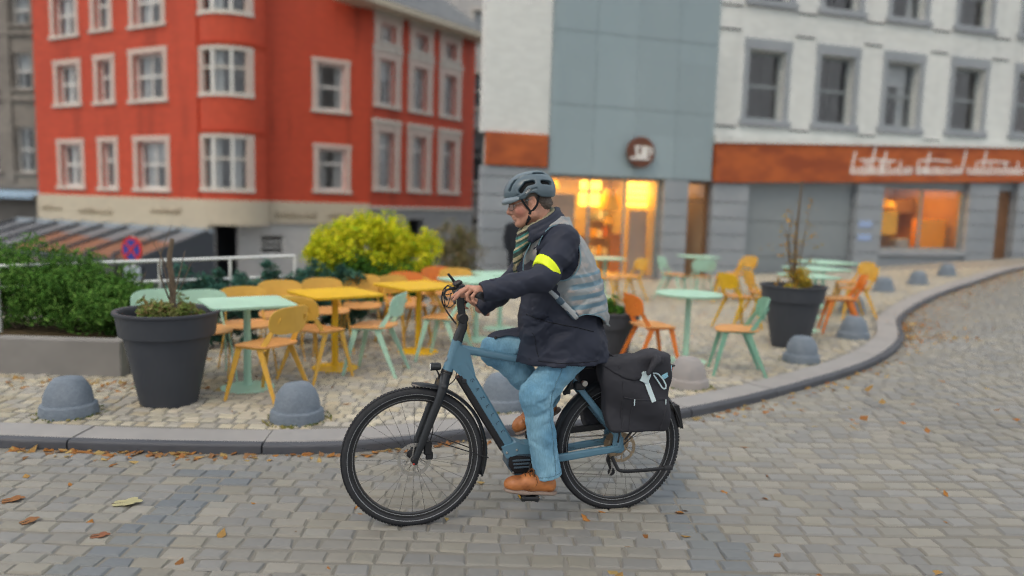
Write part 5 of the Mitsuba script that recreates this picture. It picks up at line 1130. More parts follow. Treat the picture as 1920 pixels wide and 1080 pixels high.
for pts in ([(1.288, .782), (1.320, .796), (1.345, .806)],): bk('lining_edge', sweep(catmull([[1.27, yl_ - .004, .775], [1.30, yl_ - .002, .792], [1.335, yl_ + .030, .812], [1.338, yl_ + .07, .818]], 5), rsec(.007, .026, .4), (0, 0, 1)), 'm_lining', pk, smooth=35)
bk('lining_edge', sweep(catmull([[.930, -.125, .858], [.945, -.150, .846], [.975, -.168, .824]], 5), rsec(.006, .016, .4), (0, 0, 1)), 'm_lining', pk, smooth=35)
for sz, nm in (([(1.037, .765), (1.045, .62), (1.055, .495)], 'seam'), ([(1.099, .668), (1.097, .58), (1.095, .49)], 'seam'), ([(1.045, .684), (1.10, .670), (1.20, .662), (1.297, .658)], 'seam'), ([(1.297, .658), (1.285, .58), (1.276, .485)], 'seam')): ribbon(bf, sz, .007, .005, nm, 'm_bag', pk, .0015)
for s, z in ((1.104, .655), (1.292, .640)): yy = yface(bf, s, z); bk('reflective_tab', cbox(s - .0025, s + .0025, yy - .006, yy, z - .018, z + .018, .001), 'm_strap', pk)
for s in (1.0, 1.28): bk('hook', cbox(s - .02, s + .02, -.092, -.05, .80, .838, .006), 'm_black', pk)
bk('crease', tube([[.99, -.075, .892], [1.005, -.13, .886], [1.02, -.185, .835]], .004, 6), 'm_bag', pk)
pk2 = thing('pannier_bag', 'second black pannier bag behind the rear wheel on the far side', 'bag')
bk('body', tr(bagfield(1).mesh(3), mv(-.03, 0, -.06)), 'm_bag', pk2, smooth=True)
# ------------------------------------------------------------------ the rider; same local axes as the bicycle (s rearwards, y away from the camera side)
def skin_color(p, n, uv):
    c = mix((.50, .27, .195), (.43, .215, .15), fbm(p.x * 40, p.y * 40, p.z * 40, 3))
    for q, r, k in (CHEEK_L, CHEEK_R, NOSE_):
        d = dr.sqrt(dr.square(p.x - float(q[0])) + dr.square(p.y - float(q[1])) + dr.square(p.z - float(q[2])))
        c = mix(c, (.50, .145, .125), smoothstep(r, r * .2, d) * k * .6)
    return c
HB = np.array([.566, 0, 1.666]); HP, HY = math.radians(15), math.radians(-9)
def hax():
    f = np.array([-math.cos(HY), -math.sin(HY) * -1 * -1, 0.]); f = np.array([-math.cos(HY), -math.sin(HY), 0.])   # yaw a little away from the camera
    l = np.array([-f[1] * -1, f[0], 0.]); l = np.cross([0, 0, 1.], f)
    ff = f * math.cos(HP) - np.array([0, 0, 1.]) * math.sin(HP); u = np.cross(ff, l); return ff, l, u
HF_, HL_, HU_ = hax()
def H(a, b, c): return HB + HF_ * a + HL_ * b + HU_ * c
RH = np.stack([HF_, HL_, HU_])
def toW(p): return (MB @ np.append(np.asarray(p, float), 1))[:3]
CHEEK_L, CHEEK_R, NOSE_ = (toW(H(.068, .055, -.028)), .045, .75), (toW(H(.068, -.055, -.028)), .045, .75), (toW(H(.112, 0, -.02)), .022, .5)
mat('m_skin', proc(skin_color), .48, .35, bump=proc(lambda p, n, uv: fbm(p.x * 300, p.y * 300, p.z * 300, 2)), bscale=.0006)
def cloth(name, a, b, s, rough=.85, weave=1500, ws=.0005, fine=.0012, sheen=.3, **k):
    return mat(name, proc(lambda p, n, uv: mix(a, b, fbm(p.x * s, p.y * s, p.z * s, 4))), rough, .2, bump=proc(lambda p, n, uv: ws / fine * .5 * dr.sin((p.x + p.y) * weave) * dr.sin(p.z * weave) + fbm(p.x * 55, p.y * 55, p.z * 55, 3)), bscale=fine, sheen=sheen, **k)
cloth('m_coat', (.020, .025, .042), (.034, .039, .060), 9, .55)
def denim(p, n, uv):
    """washed denim: slubby blue with worn pale streaks along the thread"""
    w = fbm(p.x * 9, p.y * 9, p.z * 6, 4); t = fbm(p.x * 220, p.y * 220, p.z * 40, 2); return mix((.115, .26, .39), (.235, .43, .56), smoothstep(.25, .8, w)) * (.82 + .36 * t)
mat('m_denim', proc(denim), .85, .15, bump=proc(lambda p, n, uv: .35 * dr.sin((p.x + p.y + p.z) * 1900) + fbm(p.x * 70, p.y * 70, p.z * 70, 3)), bscale=.0012, sheen=.3)
mat('m_leather', proc(lambda p, n, uv: mix((.40, .145, .045), (.22, .072, .022), smoothstep(.35, .75, fbm(p.x * 18, p.y * 18, p.z * 18, 4)))), .38, .5, bump=proc(lambda p, n, uv: fbm(p.x * 160, p.y * 160, p.z * 160, 3)), bscale=.001)
mat('m_sole', mottle((.26, .20, .17), (.17, .13, .11), 25), .7, .3); mat('m_lace', (.10, .045, .02), .7, .2)
mat('m_hair', proc(lambda p, n, uv: mix((.05, .04, .034), (.17, .14, .12), fbm(p.x * 260, p.y * 260, p.z * 70, 3))), .6, .3, bump=proc(lambda p, n, uv: fbm(p.x * 420, p.y * 420, p.z * 90, 2)), bscale=.003)
mat('m_helmet', mottle((.072, .110, .140), (.085, .125, .155), 8), .33, .5, clearcoat=.35, clearcoat_gloss=.8)
mat('m_liner', (.012, .013, .015), .8, .2); mat('m_visor', (.17, .22, .26), .35, .5)
mat('m_neon', (.72, .86, .015), .5, .4); mat('m_webbing', (.012, .013, .016), .7, .2); mat('m_eye', (.6, .58, .55), .2, .5); mat('m_iris', (.05, .045, .04), .2, .5)
def lc(p):
    """world point -> (s, z) of the bicycle's axes, for patterns that run with the cloth"""
    return (p.x - float(BA[0])) * float(BD[0]) + (p.y - float(BA[1])) * float(BD[1]), p.z
def vestc(p, n, uv):
    s, z = lc(p); q = z - .12 * (s - .8) + .012 * fbm(p.x * 9, p.y * 9, p.z * 9, 2)
    band = lambda a, b: smoothstep(a - .004, a + .004, q) * smoothstep(b + .004, b - .004, q)
    st = band(1.285, 1.315) + band(1.232, 1.262) + band(1.182, 1.210) + band(1.130, 1.160); on = smoothstep(.70, .735, s)
    base = mix((.18, .215, .235), (.275, .29, .30), fbm(p.x * 14, p.y * 14, p.z * 14, 3)); base = mix(base, (.37, .315, .29), smoothstep(.52, .72, fbm(p.x * 38, p.y * 38, p.z * 38, 3)) * .6); blue = mix((.085, .165, .225), (.125, .21, .27), fbm(p.x * 20, p.y * 20, p.z * 20, 3))
    lower = smoothstep(1.335, 1.325, q) * on * smoothstep(1.118, 1.128, q)
    return mix(base, mix(blue, base, st), lower)
mat('m_vest', proc(vestc), .42, .5, bump=proc(lambda p, n, uv: fbm(p.x * 30, p.y * 30, p.z * 30, 3)), bscale=.003, sheen=.3)
mat('m_piping', (.13, .24, .30), .6, .3)
def scarfc(p, n, uv):
    s, z = lc(p); q = (z * .82 - s * .57 + .12 * (p.y - 3.8)) * 105 + .8 * fbm(p.x * 12, p.y * 12, p.z * 12, 2); i = dr.floor(q); r = cell_rand(i); f = q - i
    c = mix((.05, .075, .06), (.36, .31, .20), smoothstep(.28, .32, r)); c = mix(c, (.045, .15, .14), smoothstep(.56, .59, r)); c = mix(c, (.035, .033, .03), smoothstep(.70, .73, r)); c = mix(c, (.36, .20, .12), smoothstep(.88, .90, r)); return c * (.8 + .4 * fbm(p.x * 150, p.y * 150, p.z * 150, 2))
mat('m_scarf', proc(scarfc), .9, .1, bump=proc(lambda p, n, uv: fbm(p.x * 160, p.y * 160, p.z * 160, 3)), bscale=.003, sheen=.5)
PR = thing('person', 'man in helmet, dark coat, grey reflective vest and jeans riding the blue bicycle', 'person')
def pp(name, m, mt, parent=None, **kw):
    m = join(m) if isinstance(m, list) else m
    return add(name, tr(m, MB), mt, parent or PR, **kw)
# joints
SHN, ELN, WRN = np.array([.69, -.175, 1.485]), np.array([.556, -.272, 1.298]), np.array([.268, -.275, 1.240])
SHF, ELF, WRF = np.array([.69, .175, 1.485]), np.array([.56, .265, 1.235]), np.array([.382, .285, 1.085])
HIN, KNN, ANN = np.array([.825, -.105, .955]), np.array([.592, -.128, .690]), np.array([.668, -.130, .275])
HIF, KNF, ANF = np.array([.855, .105, .945]), np.array([.435, .105, .882]), np.array([.735, .112, .600])

def loft(P, zs, cs, cy, a, b, pw=2.3):
    """distance-like value of a stack of superellipse slices"""
    z = P[..., 2]; C_, Y_, A_, B_ = (np.interp(z, zs, v) for v in (cs, cy, a, b))
    q = (np.abs((P[..., 0] - C_) / A_) ** pw + np.abs((P[..., 1] - Y_) / B_) ** pw) ** (1 / pw)
    return (q - 1) * np.minimum(A_, B_)
# ---- body: head and hands are modelled finely and united with the trunk and limbs into one surface
def head_mesh():
    f = Field(HB - [.19, .15, .20], HB + [.17, .15, .17], .0026); e = lambda c, r, k=.012, op='u': f.ell(H(*c), r, RH, k, op); c_ = lambda a, b, ra, rb=None, k=.012, op='u', fl=None: f.cap(H(*a), H(*b), ra, rb, k, op, fl)
    e((-.008, 0, .052), (.098, .077, .092), .01)
    e((.045, 0, -.022), (.055, .058, .078), .03)
    for s in (-1, 1):
        c_((.075, .022 * s, -.088), (.005, .057 * s, -.058), .017, .016, .03); c_((.005, .057 * s, -.058), (-.002, .064 * s, .0), .016, .014, .03)
        e((.060, .042 * s, -.024), (.030, .026, .026), .025)
        c_((.090, .010 * s, .024), (.075, .047 * s, .022), .010, .010, .012)
        e((.088, .033 * s, .006), (.014, .017, .012), .010, 's'); e((.0745, .033 * s, .004), (.0125, .0125, .0125), .004)
        c_((.088, .020 * s, .0115), (.080, .046 * s, .010), .0035, .003, .004); c_((.086, .021 * s, -.004), (.079, .045 * s, -.003), .003, .0028, .004)
        e((.101, .0125 * s, -.030), (.0105, .0075, .0085), .006); e((.107, .007 * s, -.0385), (.004, .0032, .004), .002, 's')
        f.ell(H(-.006, .076 * s, .002), (.019, .0075, .033), np.stack([HF_ * .94 - HL_ * .34 * s, HL_ * .94 * s + HF_ * .34, HU_]), .006)
        f.ell(H(-.001, .084 * s, .006), (.010, .006, .019), RH, .004, 's'); e((.004, .079 * s, .0), (.005, .004, .008), .003)
    c_((.092, 0, .022), (.116, 0, -.020), .0085, .0122, .012); e((.1195, 0, -.025), (.0105, .0115, .0095), .008); c_((.112, 0, -.034), (.101, 0, -.041), .007, .006, .006)
    e((.094, 0, -.049), (.016, .023, .010), .010); c_((.101, -.012, -.0525), (.101, .012, -.0525), .0055, .0055, .005); c_((.097, -.014, -.0635), (.097, .014, -.0635), .0068, .0068, .006)
    for s in (-1, 1): c_((.1075, 0, -.0580), (.095, .022 * s, -.0595), .0013, .0009, .0015, 's')
    e((.083, 0, -.090), (.018, .023, .016), .018); e((.090, 0, -.066), (.012, .024, .014), .012); e((.104, 0, -.0745), (.010, .03, .004), .01, 's')
    c_((.093, .018, -.042), (.080, .032, -.062), .0015, .001, .008, 's'); c_((.093, -.018, -.042), (.080, -.032, -.062), .0015, .001, .008, 's')
    f.cap(H(-.03, 0, -.03), [.650, 0, 1.505], .058, .066, .03); f.cap(H(.03, 0, -.085), [.600, 0, 1.53], .030, .040, .03)
    return f.mesh(5)
def hand_mesh(W, palm, fingers, thumb, nrm):
    """palm: (wrist, centre, knuckle middle); fingers: four lists of joints; thumb: joints"""
    allp = np.vstack([W, *palm, *[np.vstack(q) for q in fingers], np.vstack(thumb)]); f = Field(allp.min(0) - .04, allp.max(0) + .04, .0022)
    f.cap(W + (W - palm[0]) * .5, palm[0], .027, .025, .01, flat=(nrm, 1.35))
    for q, r in zip(fingers, (.0155, .0162, .0155, .0145)):
        f.cap(palm[0], q[0], .019, r * .82, .012, flat=(nrm, 1.15))
    for q, r in zip(fingers, (.0092, .0096, .0091, .0080)):
        for i in range(len(q) - 1):
            ra, rb = r * (1.08 - .10 * i), r * (1.08 - .10 * (i + 1)); f.cap(q[i], q[i + 1], ra, rb, .0028)
            f.cap(q[i], q[i], ra * 1.07, k=.003)
    t = thumb; f.cap(palm[0] * .6 + t[0] * .4, t[0], .016, .0145, .012)
    for i in range(len(t) - 1): f.cap(t[i], t[i + 1], .0135 - .0015 * i, .0118 - .0012 * i, .005)
    return f.mesh(4)
V = lambda *p: np.array(p, float)
handN = hand_mesh(WRN + V(.02, 0, 0), [V(.252, -.272, 1.249)],
    [[V(.202, -.236, 1.258), V(.172, -.216, 1.238), V(.152, -.204, 1.220), V(.136, -.196, 1.206)], [V(.206, -.257, 1.259), V(.171, -.240, 1.234), V(.151, -.231, 1.213), V(.138, -.226, 1.196)],
     [V(.216, -.279, 1.255), V(.192, -.270, 1.228), V(.196, -.268, 1.203), V(.212, -.268, 1.190)], [V(.232, -.297, 1.248), V(.213, -.294, 1.222), V(.217, -.292, 1.200), V(.231, -.291, 1.190)]],
    [V(.232, -.240, 1.240), V(.206, -.212, 1.222), V(.185, -.192, 1.212)], V(0, -.2, 1))
handF = hand_mesh(WRF + V(.012, 0, -.006), [V(.345, .276, 1.122)],
    [[V(.288, .232, 1.160), V(.262, .226, 1.138), V(.258, .226, 1.113), V(.276, .228, 1.103)], [V(.292, .250, 1.152), V(.266, .246, 1.128), V(.264, .246, 1.102), V(.284, .248, 1.094)],
     [V(.302, .268, 1.143), V(.276, .266, 1.118), V(.276, .266, 1.094), V(.296, .267, 1.087)], [V(.316, .285, 1.133), V(.294, .285, 1.110), V(.294, .285, 1.090), V(.311, .285, 1.083)]],
    [V(.322, .246, 1.150), V(.290, .222, 1.160), V(.262, .210, 1.166)], V(.35, 0, 1))
body = Field((.16, -.36, .08), (1.06, .36, 1.56), .009); Pb = body.pts()
body.g = np.minimum(body.g, loft(Pb, [.84, .93, 1.12, 1.35, 1.48, 1.54], [.86, .845, .765, .705, .685, .665], [0] * 6, [.10, .135, .155, .145, .095, .05], [.15, .175, .175, .185, .165, .07]).astype(np.float32)); body.cut(lambda P: np.maximum(.86 - P[..., 2], P[..., 2] - 1.53), .03)
for a, b, c, r in ((SHN, ELN, WRN, (.056, .044, .030)), (SHF, ELF, WRF, (.056, .044, .030)), (HIN, KNN, ANN, (.088, .058, .042)), (HIF, KNF, ANF, (.088, .058, .042))): body.cap(a, b, r[0], r[1], .03); body.cap(b, c, r[1], r[2], .02)
for a, tgt in ((ANN, V(.47, -.135, .215)), (ANF, V(.585, .118, .455))): body.cap(a, tgt, .038, .028, .02)
body.cap([.66, 0, 1.45], [.645, 0, 1.515], .075, .062, .03)
hm = head_mesh()
pp('body', unite([body.mesh(4), hm, handN, handF]), 'm_skin', smooth=True)
for s in (-1, 1):
    ek = pp('eye', trimesh.creation.icosphere(2, .0118), 'm_eye'); m = trimesh.creation.icosphere(2, .0118); m.apply_translation(H(.0762, .033 * s, .004)); scene[ek] = mikit.ply(tr(m, MB), 'm_eye', smooth=True)
    i_ = trimesh.creation.icosphere(2, .006); i_.vertices *= 1; i_.apply_translation(H(.0828, .033 * s, .0035)); pp('iris', i_, 'm_iris', ek, smooth=True)
    f = Field(H(.08, .034 * s, .026) - .035, H(.08, .034 * s, .026) + .035, .002); f.cap(H(.0975, .012 * s, .027), H(.084, .048 * s, .026), .0042, .0028, .002); f.disp(lambda p: (meshkit.noise(p * 500) - .5) * .002); pp('eyebrow', f.mesh(1), 'm_hair', smooth=True)
# hair below the helmet
hr = Field(HB - [.17, .13, .16], HB + [.17, .13, .17], .003); hr.ell(H(-.014, 0, .050), (.101, .081, .094), RH, .01); hr.cap(H(-.072, -.03, -.02), H(-.072, .03, -.02), .034, .034, .03)
for s in (-1, 1): hr.cap(H(.022, .069 * s, .02), H(.024, .0675 * s, -.006), .007, .005, .01)
def hc(P):
    q = (P - HB) @ RH.T; a, b, c = q[..., 0], np.abs(q[..., 1]), q[..., 2]
    front = np.maximum(a - .040, -(c - .028 + np.clip(a - .02, 0, 1) * 0)); side = np.maximum(np.maximum(a - .032, .012 - a), -(c + .008)); back = np.maximum(a + .020, -.062 - c - np.clip(a + .05, -1, 0) * .0)
    return np.minimum(np.minimum(front, side), back)
hr.disp(lambda p: (meshkit.noise(p * 130) - .5) * .006); hr.cut(hc); pp('hair', hr.mesh(2), 'm_hair', smooth=True)
# ---- helmet
HC, HRAD = (-.006, 0, .060), np.array([.130, .104, .098])
def hshell(off): 
    f = Field(HB - [.20, .16, .10], HB + [.19, .16, .20], .0028); f.ell(H(*HC), HRAD + off, RH, .01); f.ell(H(-.055, 0, .050), np.array([.080, .098, .092]) + off, RH, .03); return f
def hedge_(P):
    q = (P - HB) @ RH.T; a, c = q[..., 0], q[..., 2]
    return np.interp(a, [-.16, -.12, -.075, -.045, -.020, .005, .035, .075, .16], [.005, .002, .010, .022, .046, .048, .026, .028, .036]) - c
hf = hshell(0); inn = hshell(-.020); hf.g = np.maximum(hf.g, -inn.g); hf.cut(hedge_, .006)
VENTS = [([(.045, .09, .070), (.010, .09, .098), (-.022, .085, .095)], .0125), ([(-.065, .08, .085), (-.098, .06, .072)], .012), ([(-.045, .05, .135), (-.085, .035, .118)], .010), ([(.092, .055, .085), (.060, .052, .122)], .0085), ([(.100, 0, .095), (.050, 0, .142)], .010), ([(.01, 0, .152), (-.06, 0, .148)], .010)]
for pts, r in VENTS:
    for s in ((1, -1) if pts[0][1] else (1,)):
        for u, w in zip(pts[:-1], pts[1:]):
            A, B_ = H(u[0], u[1] * s, u[2]), H(w[0], w[1] * s, w[2]); o = np.array(H(*HC)); A2, B2 = A + (A - o) * .25, B_ + (B_ - o) * .25; A1, B1 = A - (A - o) * .12, B_ - (B_ - o) * .12
            for t in np.linspace(0, 1, 4): hf.cap(A1 + (A2 - A1) * t, B1 + (B2 - B1) * t, r, r, .004, 's')
# shallow moulded grooves
for pts in ([(.095, .075, .045), (.035, .098, .060), (-.03, .102, .066), (-.075, .09, .055)], [(.085, .05, .105), (.02, .06, .145), (-.05, .06, .14)], [(-.03, .10, .04), (-.06, .09, .075), (-.11, .05, .09)]):
    for s in (1, -1):
        for u, w in zip(pts[:-1], pts[1:]):
            def on(p): 
                d = (H(p[0], p[1] * s, p[2]) - H(*HC)); q = d @ RH.T; return H(*HC) + d / np.linalg.norm(q / HRAD) * 1.012
            hf.cap(on(u), on(w), .0032, .0032, .003, 's')
hk_ = pp('helmet', hf.mesh(3), 'm_helmet', smooth=50)
li = hshell(-.017); li2 = hshell(-.026); li.g = np.maximum(li.g, -li2.g); li.cut(lambda P: hedge_(P) + .002 - .0); pp('liner', li.mesh(2), 'm_liner', hk_, smooth=True)
vz = Field(HB - [.20, .13, .05], HB + [.02, .13, .12], .0028); vz.ell(H(.030, 0, .032), (.114, .098, .036), RH, .01); vz.ell(H(.014, 0, .022), (.114, .102, .036), RH, .004, 's'); vz.cut(lambda P: np.maximum(.060 - ((P - HB) @ RH.T)[..., 0], np.maximum(((P - HB) @ RH.T)[..., 2] - .058, .018 - ((P - HB) @ RH.T)[..., 2])), .003); pp('visor', vz.mesh(2), 'm_visor', hk_, smooth=True)
def onh(a, c, s=1, lift=0.0):
    """point of the helmet's outside at head coordinates (a, c)"""
    q = 1 - ((a - HC[0]) / HRAD[0]) ** 2 - ((c - HC[2]) / HRAD[2]) ** 2; b = HRAD[1] * math.sqrt(max(q, .02)); n = np.array([(a - HC[0]) / HRAD[0] ** 2, s * b / HRAD[1] ** 2, (c - HC[2]) / HRAD[2] ** 2]); n /= np.linalg.norm(n); return H(a, b * s, c) + (HF_ * n[0] + HL_ * n[1] + HU_ * n[2]) * lift, HF_ * n[0] + HL_ * n[1] + HU_ * n[2]
def on_frame(a, c, tilt, lift):
    P, n = onh(a, c, 1, lift); x = -HF_ * math.cos(tilt) + HU_ * math.sin(tilt); x -= (x @ n) * n; x /= np.linalg.norm(x); M = np.eye(4); M[:3, 0], M[:3, 1], M[:3, 2], M[:3, 3] = x, np.cross(n, x), n, P; return M
bd = sg.LineString([(-.012, 0), (.012, 0)]).buffer(.0085); m = extrude(bd.difference(bd.buffer(-.0018)), .002); pp('badge', tr(m, on_frame(.012, .062, .55, .001)), 'm_stripe', hk_)
t = meshkit.text_mesh('ABUS', .0075, .0015, bold=True); t.apply_translation([-t.bounds[:, 0].mean(), -.0038, 0]); pp('lettering', tr(t, on_frame(.012, .062, .55, .0015)), 'm_white', hk_)
for a, c in ((.062, .040), (-.045, .036)): pp('rivet', tr(lathe([(0, -.002), (.004, -.002), (.003, .0025), (0, .003)], 10), on_frame(a, c, 0, .0005)), 'm_steel', hk_)
pp('rear_reflector', tr(cbox(-.018, .018, -.002, .002, -.001, .0015, .0005), on_frame(-.098, .046, .1, .001)), 'm_white', hk_)
pp('size_dial', tr(cbox(-.02, .02, -.014, .014, -.012, .006, .004), np.block([[np.stack([HL_, HU_, -HF_], 1), H(-.105, 0, -.022)[:, None]], [np.zeros((1, 3)), np.ones((1, 1))]])), 'm_liner', hk_)
for s in (1, -1):
    st1 = catmull([H(.050, .088 * s, .030), H(.038, .079 * s, -.002), H(.020, .074 * s, -.040), H(.028, .066 * s, -.066), H(.048, .045 * s, -.096), H(.055, .015 * s, -.108)], 6)
    st2 = catmull([H(-.040, .088 * s, .030), H(-.022, .084 * s, -.012), H(.004, .079 * s, -.036), H(.020, .074 * s, -.042)], 6)
    for q in (st1, st2): pp('strap', sweep(q, rsec(.011, .0026, .3, 1), HL_), 'm_webbing', hk_, smooth=35)
    for (a, b, c), w in (((.021, .074, -.044), .010), ((.030, .066, -.070), .0115), ((.038, .058, -.082), .010)): mm = cbox(-w * .7, w * .7, -.005, .005, -w, w, .002); mm.apply_transform(np.block([[np.stack([HF_ * .9 + HU_ * .43, HL_ * s, HU_ * .9 - HF_ * .43], 1), H(a, b * s, c)[:, None]], [np.zeros((1, 3)), np.ones((1, 1))]])); pp('buckle', mm, 'm_webbing', hk_)
# glasses
gk = None
for s in (1, -1):
    c = H(.102, .032 * s, .002); ex = HL_ * s * .93 - HF_ * .36; ey = HU_ * .97 - HF_ * .2; a = np.linspace(0, 2 * np.pi, 25)
    ring = np.array([c + ex * .026 * np.sign(np.cos(t)) * abs(np.cos(t)) ** .7 + ey * .018 * np.sign(np.sin(t)) * abs(np.sin(t)) ** .7 for t in a])
    m = tube(ring, .0011, 6, False); gk = gk or nk(PR + '__glasses'); q = nk(gk + '__rim'); scene[q] = mikit.ply(tr(m, MB), 'm_black'); q = nk(gk + '__lens'); scene[q] = mikit.ply(tr(tm(np.vstack([c, ring[:-1]]), [[0, 1 + i, 1 + (i + 1) % 24] for i in range(24)]), MB), 'm_glass')
    q = nk(gk + '__temple'); scene[q] = mikit.ply(tr(tube([c + ex * .026 + ey * .006, H(.072, .074 * s, .012), H(.0, .081 * s, .020)], .0013, 6), MB), 'm_stripe')
q = nk(gk + '__bridge'); scene[q] = mikit.ply(tr(tube([H(.108, .009, .004), H(.114, 0, .008), H(.108, -.009, .004)], .0012, 6), MB), 'm_black')

# ---- clothes
def folds(p, amp, freq, dirv, seed=0, warp=.03):
    q = p @ np.asarray(dirv, float) + warp * (meshkit.fbm(p * 7, 2, seed) - .5) * 2; n = meshkit.fbm(p * 5 + 11, 2, seed + 3); u = q * freq / (2 * np.pi); u = u - np.floor(u); w = np.where(u < .72, u / .72, (1 - u) / .28) ** .75 - .55; return -amp * 1.15 * w * np.clip(n * 2.6 - .6, 0, 1)
near = lambda p, c, r: np.clip(1 - np.linalg.norm(p - np.asarray(c), axis=1) / r, 0, 1)
# jeans
def jeans():
    f = Field((.32, -.25, .22), (1.02, .25, 1.06), .0065)
    for a, b, c, cut in ((HIN, KNN, ANN, None), (HIF, KNF, ANF, None)):
        m_ = b + (c - b) * .5
        f.cap(a, b, .098, .083, .05); f.cap(b, m_, .080, .068, .03); f.cap(m_, c + (c - b) * .02, .068, .073, .03)
    f.cap([.82, -.06, .95], [.82, .06, .95], .115, .115, .05)
    def d(p):
        o = 0 * p[:, 0]
        for kn, hi, an in ((KNN, HIN, ANN), (KNF, HIF, ANF)):
            ax = (an - kn) / np.linalg.norm(an - kn); back = np.array([.75, 0, -.3]) if kn is KNN else np.array([.6, 0, -.5])
            wk = near(p, kn + back * .05, .20); o += folds(p, .0105, 95, ax * .9 + np.array([.35, .15, 0]), 1, .018) * wk
            wa = near(p, an - ax * .05, .17); o += folds(p, .0085, 105, ax + np.array([.2, .2, 0]), 5, .02) * wa
            tx = (kn - hi) / np.linalg.norm(kn - hi); wt = near(p, hi * .5 + kn * .5, .22); o += folds(p, .006, 70, tx * .75 + np.array([0, .2, .5]), 8, .03) * wt
        o += folds(p, .006, 90, (.5, .2, .7), 12, .06) + folds(p, .004, 170, (-.3, .3, .9), 14, .08)
        return o + (meshkit.fbm(p * 26, 2) - .5) * .003
    f.disp(d)
    # open cuffs
    for an, kn, nr in ((ANN, KNN, 1), (ANF, KNF, 0)):
        ax = (an - kn) / np.linalg.norm(an - kn); tip = an + ax * (.012 if nr else .03)
        def c(P, tip=tip, ax=ax): q = P - tip; s = q @ ax; r = np.linalg.norm(q - s[..., None] * ax, axis=-1); return np.where(r < .14, s, -1.0)
        f.cut(c, .004); f.cap(tip - ax * .05, tip + ax * .03, .058, .060, .003, 's')
    return f
jf = jeans(); jk = pp('jeans', jf.mesh(3), 'm_denim', smooth=True)
def seam(f, pts, r, mt, parent, name='seam', n=24, lift=.001, off=0):
    """a raised stitch line lying on the camera side of a garment"""
    pts = catmull(np.column_stack([pts, np.zeros(len(pts))]), 6)[:, :2]; Y = np.array([yy if (yy := yface(f, s, z)) is not None else np.nan for s, z in pts]); ok = ~np.isnan(Y)
    if ok.sum() < 4: return
    p = np.column_stack([pts[ok, 0], Y[ok] - lift, pts[ok, 1]]); pp(name, tube(p, r, 5), mt, parent, smooth=True)
mat('m_thread', (.10, .20, .28), .8, .2)
for an, kn, nr in ((ANN, KNN, 1), (ANF, KNF, 0)):
    ax = (an - kn) / np.linalg.norm(an - kn); tip = an + ax * ((.012 if nr else .03) - .022); e1 = np.cross(ax, [0, 1, 0]); e1 /= np.linalg.norm(e1); e2 = np.cross(ax, e1); ring = []
    for t in np.linspace(0, 2 * np.pi, 49):
        d_ = e1 * math.cos(t) + e2 * math.sin(t); ii = np.round((tip + d_ * np.linspace(.04, .12, 81)[:, None] - jf.lo) / jf.h).astype(int); gv = jf.g[tuple(np.clip(ii, 0, jf.n - 1).T)]; w_ = np.flatnonzero(gv < 0); ring.append(tip + d_ * (np.linspace(.04, .12, 81)[w_[-1]] + .002 if len(w_) else .072))
    ring = np.array(ring); pp('hem_stitch', tube(ring, .0016, 5, False), 'm_thread', jk, smooth=True)
seam(jf, [(.700, .84), (.668, .77), (.650, .69), (.655, .58), (.675, .44), (.690, .29)], .0022, 'm_thread', jk)
